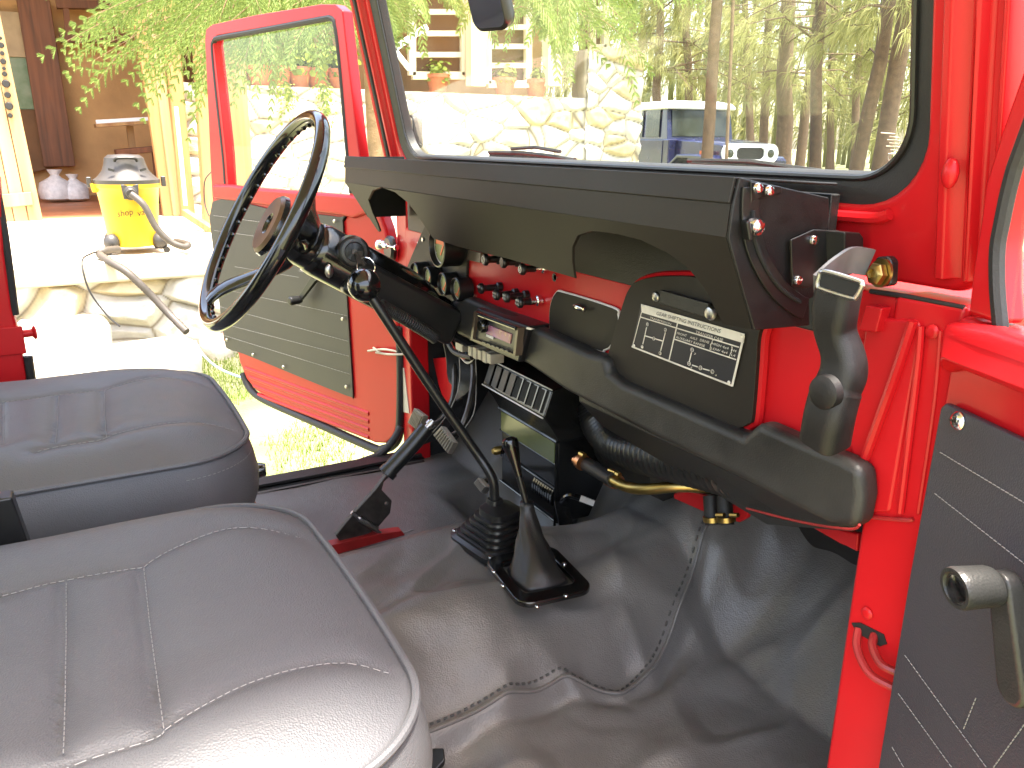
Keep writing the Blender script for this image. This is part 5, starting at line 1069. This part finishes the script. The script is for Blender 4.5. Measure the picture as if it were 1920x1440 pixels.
# ---------------- blue truck among the trees
def add_truck():
    tc_ = P(1392, 292, 'Y', 1); rr_ = ray(1404, 288); g = rr_*15.2          # centre of the radiator bezel
    hd = V((.991, -.132, 0)).normalized(); sd_ = V((hd.y, -hd.x, 0))           # heading, its right-hand side
    if sd_.dot(-g) < 0: near = -1
    else: near = 1
    o = V((g.x, g.y, g.z-.98))
    t = thing('parked_off_road_car', 'dark blue old off-road car with white roof parked among the pines', 'car', tuple(o))
    def L(f, s_, z): return o+hd*f+sd_*s_+V((0, 0, z))          # f<=0 behind the grille
    def lb(f0, f1, s0, s1, z0, z1): 
        return [L(f0, s0, z0), L(f1, s0, z0), L(f1, s1, z0), L(f0, s1, z0)], V((0, 0, z1-z0))
    m = MB()
    m.prism([L(-3.85, -.76, .62), L(-1.42, -.76, .62), L(-1.42, -.76, 1.22), L(-3.85, -.76, 1.22)], sd_*1.52)      # tub
    m.loft([[L(f, -w_, z0), L(f, w_, z0), L(f, w_*.97, z1-.03), L(f, w_*.8, z1), L(f, -w_*.8, z1), L(f, -w_*.97, z1-.03)] for f, w_, z0, z1 in ((-1.42, .62, .62, 1.24), (-.9, .60, .62, 1.22), (-.10, .56, .62, 1.16), (-.02, .55, .62, 1.14))])
    b = m.build('body', 'car_blue', t, bev=.02)
    m = MB()
    m.prism([L(-3.85, -.74, 1.20), L(-1.52, -.74, 1.20), L(-1.66, -.70, 1.90), L(-3.82, -.70, 1.90)], sd_*0.04); m.prism([L(-3.85, .70, 1.20), L(-1.52, .70, 1.20), L(-1.66, .66, 1.90), L(-3.82, .66, 1.90)], sd_*0.04)
    m.prism([L(-1.50, -.74, 1.20), L(-1.64, -.70, 1.90), L(-1.64, .70, 1.90), L(-1.50, .74, 1.20)], -hd*.05); m.prism([L(-3.85, -.74, 1.20), L(-3.82, -.70, 1.90), L(-3.82, .70, 1.90), L(-3.85, .74, 1.20)], hd*.05)
    m.build('cabin', 'car_blue', t, bev=.01)
    m = MB(); m.loft([[L(-3.95+i_, -.78+i_, z), L(-1.52-i_, -.78+i_, z), L(-1.52-i_, .78-i_, z), L(-3.95+i_, .78-i_, z)] for i_, z in ((0, 1.76), (0, 1.82), (.06, 1.88), (.25, 1.925))]); m.build('roof', 'car_white', t, bev=.03, seg=3)
    for s_ in (-1, 1):
        for f0, f1 in ((-1.78, -2.28), (-2.40, -2.98), (-3.08, -3.70)):
            m = MB(); m.prism([L(f0, .752*s_, 1.26), L(f1, .752*s_, 1.26), L(f1, .722*s_, 1.80), L(f0-.03, .722*s_, 1.80)], sd_*s_*.012); m.build('side_window', 'car_glass', t, bev=.01)
        m = MB(); m.prism([L(-1.62, .765*s_, .66), L(-2.32, .765*s_, .66), L(-2.32, .765*s_, 1.20), L(-1.62, .765*s_, 1.20)], sd_*s_*.01); m.build('door', 'car_blue', t, bev=.01)
        m = MB(); m.loft([[L(f, .56*s_, z-.06), L(f, .80*s_, z-.06), L(f, .80*s_, z), L(f, .56*s_, z+.015)] for f, z in ((.05, .86), (-.05, .93), (-.55, .95), (-1.05, .95), (-1.3, .80), (-1.42, .62))]); m.build('fender', 'car_blue', t, bev=.03, seg=3)
        m = MB(); m.use('orange_mark').box(L(-.35, .70*s_, .99), (.14, .06, .06)); m.build('indicator', 'orange_mark', t)
        for f in (-.65, -3.0):
            m = MB(); m.lathe(L(f, .62*s_, .37), sd_*s_, [(.0001, 0), (.35, 0), (.37, .04), (.37, .16), (.33, .2), (.0001, .2)], 26); w_ = m.build('wheel', 'rubber', t)
            m = MB(); m.lathe(L(f, .79*s_, .37), sd_*s_, [(.20, 0), (.20, .035), (.15, .04), (.08, .02), (.0001, .05)], 20); m.build('rim', 'car_white', w_)
        m = MB(); m.lathe(L(.02, .43*s_, .98), hd, [(.11, -.02), (.11, .03), (.0001, .045)], 20); m.build('headlight', 'car_glass', t)
        m = MB(); m.lathe(L(.045, .43*s_, .98), hd, [(.135, -.03), (.135, .012), (.105, .012), (.105, -.03)], 22, caps=False); m.build('headlight_rim', 'car_white', t)
    m = MB(); pr2 = lambda h, wv_: [L(.02, y, .98+z) for y, z in rrect(-wv_, wv_, -h, h, h*.95, 6)]
    m.ring(pr2(.165, .60), pr2(.10, .30), hd*.035); m.build('grille_bezel', 'car_white', t, bev=.008)
    m = MB(); m.prism([L(.01, y, .98+z) for y, z in rrect(-.30, .30, -.09, .09, .05, 4)], hd*.01); m.build('grille', 'vac_dark', t)
    m = MB(); m.prism([L(.0, -.55, .62), L(.0, .55, .62), L(.0, .55, .82), L(.0, -.55, .82)], hd*.03); m.build('front_panel', 'car_blue', t, bev=.01)
    m = MB(); m.prism([L(.22, -.78, .50), L(.22, .78, .50), L(.22, .78, .62), L(.22, -.78, .62)], -hd*.08); m.build('bumper', 'car_white', t, bev=.01)
    m = MB(); m.prism([L(-1.52, -.64, 1.27), L(-1.61, -.62, 1.80), L(-1.61, .62, 1.80), L(-1.52, .64, 1.27)], hd*.02); m.build('windshield', 'car_glass', t, bev=.01)
    return t
add_truck()
# ---------------- pines
def needles(m, c, d, n, ln, spread=.55, wd=.004, droop=.6):
    for _ in range(n):
        a = V((random.gauss(0, 1), random.gauss(0, 1), random.gauss(0, 1))); dd = (d+a*spread).normalized(); l = ln*random.uniform(.7, 1.15)
        s_ = dd.cross(V((random.random(), random.random(), random.random()))).normalized()*wd; mid = c+dd*l*.55; tip = c+dd*l-V((0, 0, l*droop*random.uniform(.5, 1.3)))
        v = [m.bm.verts.new(q) for q in (c-s_*.5, c+s_*.5, mid+s_, mid-s_)]; m.face(v); t_ = m.bm.verts.new(tip); m.face([v[3], v[2], t_])
def pine(xt, yt, xb, yb, dist, rad, label, seed, lo=1.4, ncl=150, dark=0, name='pine_tree'):
    random.seed(seed); a, b = ray(xt, yt), ray(xb, yb); a *= dist/math.hypot(a.x, a.y); b *= dist/math.hypot(b.x, b.y)
    d = (b-a).normalized(); gz = gzf(b.x, b.y); base = b+d*((gz-.1-b.z)/d.z); topz = 9+random.uniform(0, 4); top = a-d*((topz-a.z)/-d.z)
    if d.z > -.3: d = V((0, 0, -1))
    t = thing(name, label, 'tree', tuple(base), 'pines behind the car')
    path = [base.lerp(top, k/14)+V((noise.noise(V((k*.5, seed, 0)))*.10, noise.noise(V((k*.5, seed, 5)))*.10, 0)) for k in range(15)]
    m = MB(); m.tube(path, [rad*(1.25 if k == 0 else 1)*(1-.045*k) for k in range(15)], 12)
    crown = MB(); tips = []
    for k in range(ncl//5):
        h = random.uniform(0, 1)**1.3; z = lo+(topz-lo)*h; tt = (z-base.z)/(top.z-base.z)
        if tt > 1: continue
        o = base.lerp(top, tt); az_ = random.uniform(0, 2*pi); L_ = random.uniform(.8, 2.3)*(1.15-h*.6); dr = V((cos(az_), sin(az_), random.uniform(-.25, .25)))
        pts_ = [o, o+dr*L_*.5+V((0, 0, .05)), o+dr*L_-V((0, 0, .18*L_))]; m.tube(pts_, [.022, .014, .006], 5)
        for q in range(7):
            f = random.uniform(.3, 1); c = pts_[0].lerp(pts_[1], f*2) if f < .5 else pts_[1].lerp(pts_[2], f*2-1)
            c = c+V((random.uniform(-.22, .22), random.uniform(-.22, .22), random.uniform(-.25, .1)))
            needles(crown, c, (dr*.5+V((0, 0, -.3))).normalized(), 34, random.uniform(.22, .36), .5, .0045)
    m.color(lambda f: (lambda k: (.13+.05*k, .085+.035*k, .055+.02*k))(noise.noise(f.calc_center_median()*5)*.8))
    m.build('trunk', 'bark', t, recalc=False)
    base_c = (.27, .27, .10) if not dark else (.13, .145, .06)
    crown.color(lambda f: (lambda k: tuple(c*(.7+.7*k) for c in base_c))(random.random()))
    crown.build('crown', 'leaf', t, recalc=False)
pines = [(1346, 0, 1325, 310, 11.0, .082, 'thick brown pine trunk standing in front of the blue car', 1.7, 170),
 (1474, 60, 1472, 300, 20, .20, 'broad pale pine trunk right of the blue car', 1.3, 200), (1438, 100, 1432, 250, 24, .13, 'slim straight pine trunk just behind the blue car hood', 1.6, 150),
 (1522, 120, 1500, 300, 22, .13, 'dark slim pine left of the paired trunks', 1.5, 150), (1538, 40, 1526, 310, 17, .12, 'reddish pine trunk, second of the close pair', 1.6, 180),
 (1656, 60, 1604, 335, 14, .115, 'dark strongly leaning pine in the middle of the windshield right half', 1.2, 170), (1690, 60, 1650, 340, 12.5, .125, 'thick leaning pine next to the glass edge', 1.5, 170),
 (1742, 180, 1712, 345, 18, .14, 'leaning pine at the far right of the glass', 1.4, 150), (1610, 100, 1600, 320, 30, .14, 'distant grey pine behind the leaning one', 1.3, 170),
 (1400, 60, 1404, 180, 28, .14, 'distant pine above the blue car roof', 1.6, 170), (1290, 40, 1290, 200, 26, .14, 'distant pine over the rear of the blue car', 1.8, 200), (1235, 20, 1235, 200, 21, .12, 'pine rising just right of the stone buttress', 1.6, 200),
 (1560, 80, 1556, 300, 34, .15, 'faint distant pine between the paired and leaning trunks', 1.3, 150), (1900, 60, 1890, 300, 15, .13, 'pine outside between the red pillar and the open passenger door', .9, 160)]
for i, (xt, yt, xb, yb, d_, r_, lb, lo, nc) in enumerate(pines): pine(xt, yt, xb, yb, d_, r_, lb, 40+i, lo, nc, dark=(i in (9, 10, 12)))
m = MB(); random.seed(5); a, b = P(1383, -200, 'Y', 8.0), P(1362, 300, 'Y', 8.0)
m.tube([a.lerp(b, k/20)+V((.02*noise.noise(V((k, 0, 0))), 0, 0)) for k in range(21)], .022, 8); m.color(lambda f: (.2, .14, .09)); tag(m.build('vine', 'bark', recalc=False), 'thin hanging vine between the thick pine and the windshield', 'vine')
# far wood: thin trunks and foliage that read as one mass
m = MB(); random.seed(21)
for _ in range(1500):
    a = random.uniform(R(18), R(78)); r_ = random.uniform(32, 60); x, y = -r_*sin(R(90)-a+R(0))*1.0, r_*cos(R(90)-a); x, y = -r_*cos(a), r_*sin(a)
    z = GZ+.3+random.uniform(1.2, 11)**1.0; c = V((x, y, z))
    needles(m, c, V((0, 0, -.4)), 26, random.uniform(.7, 1.5), .8, .030)
for _ in range(90):
    a = random.uniform(R(18), R(78)); r_ = random.uniform(34, 60); x, y = -r_*cos(a), r_*sin(a); m.tube([V((x, y, GZ)), V((x+random.uniform(-.6, .6), y, 11))], .13, 6)
m.color(lambda f: (lambda k: (.15+.12*k, .16+.10*k, .06+.03*k))(random.random())); tag(m.build('far_wood', 'leaf', recalc=False), 'sunlit mass of pines far behind the parked blue car', kind='stuff')
# ---------------- drooping conifer between the terrace and the car nose
random.seed(77)
cb = ray(700, 200)*5.6; cb.z = GZ; ct = thing('drooping_conifer', 'fresh green conifer with feathery drooping sprays over the porch and windshield', 'tree', tuple(cb))
m = MB(); m.tube([cb+V((0, 0, h)) + V((.03*sin(h*2), 0, 0)) for h in (-.05, .6, 1.2, 1.8, 2.4, 3.2)], [.07, .06, .055, .05, .04, .02], 10)
crown = MB()
def spray(p0, d, L_, wid, drop):
    n = 19; prev = p0; view = p0.normalized(); side = d.cross(view+V((random.gauss(0, .35), random.gauss(0, .35), random.gauss(0, .35)))).normalized()
    cur = lambda t: p0+d*L_*t-V((0, 0, drop*t**2.2))
    for k in range(1, n+1):
        t = k/n; p = cur(t); tang = (p-prev).normalized(); prev = p
        for s_ in (-1, 1):
            l2 = wid*(1-t*.82)*(.45+.55*min(1, t*3))*random.uniform(.7, 1.15); d2 = (tang*.85+side*s_*.7+V((0, 0, random.uniform(-.2, .1)))).normalized(); q = 14
            for j in range(q):
                u = j/q; c = p+d2*l2*u-V((0, 0, .35*l2*u*u)); nl = .027*(1-u*.65)*random.uniform(.8, 1.2)
                for s2 in (-1, 1):
                    d3 = (d2*.9+side*s2*s_*.55+tang*.25*s2+view*random.uniform(-.4, .4)+V((0, 0, random.uniform(-.2, .1)))).normalized(); w_ = d3.cross(view).normalized()*.0019
                    crown.face([crown.bm.verts.new(c-w_), crown.bm.verts.new(c+w_), crown.bm.verts.new(c+d3*nl)])
    m.tube([cur(t) for t in (0, .3, .6, .9)], [.004, .003, .002, .001], 5)
sprays = [(560, -60, 250, 60), (520, -60, 160, 62), (600, -40, 230, 110), (560, -50, 170, 130), (500, -60, 210, 25), (480, -40, 300, 120), (460, -60, 240, 150), (420, -60, 300, 175), (560, -40, 380, 150), (520, -30, 430, 160), (600, -30, 470, 130), (640, -20, 540, 120), (660, -40, 590, 60), (380, -60, 280, 60), (340, -60, 190, 90), (440, -60, 350, 90), (560, -60, 480, 70), (640, -60, 520, 30), (620, -30, 560, 90), (520, -50, 440, 190), (500, -60, 360, 170), (450, -40, 400, 150), (640, -50, 440, 60), (600, -60, 560, 110),
          (720, -60, 750, 50), (760, -60, 800, 30), (720, -20, 745, 80), (860, -80, 900, 10), (980, -60, 1060, 30), (1040, -60, 1120, 50), (1100, -60, 1190, 30), (1000, -40, 1090, 80), (1060, -40, 1040, 100), (1140, -60, 1240, 10), (1020, 20, 1075, 110), (700, -40, 720, 60), (800, -80, 860, 20), (1080, -60, 1060, 60), (940, -80, 980, 20)]
for x0, y0, x1, y1 in sprays:
    for k in range(5):
        dist = random.uniform(4.6, 5.9)-(0 if x0 < 700 else .3)
        j = 22*k; a, b = ray(x0+random.uniform(-j, j), y0)*dist, ray(x1+random.uniform(-j, j)*2, y1+random.uniform(-j, j))*(dist-.15)
        drop = random.uniform(.10, .22); v_ = b+V((0, 0, drop))-a; spray(a, v_.normalized(), v_.length, .15, drop)
    o = cb+V((0, 0, 2.3+random.random()*.8)); e = ray(x0, y0)*5.2; m.tube(smooth_path([o, o.lerp(e, .5)+V((0, 0, .15)), e], 3), .010, 5)
crown.color(lambda f: (lambda k: (.16+.13*k, .23+.14*k, .06+.03*k))(random.random()))
crown.build('crown', 'leaf', ct, recalc=False)
m.color(lambda f: (.30, .20, .11)); m.build('trunk', 'bark', ct, recalc=False)
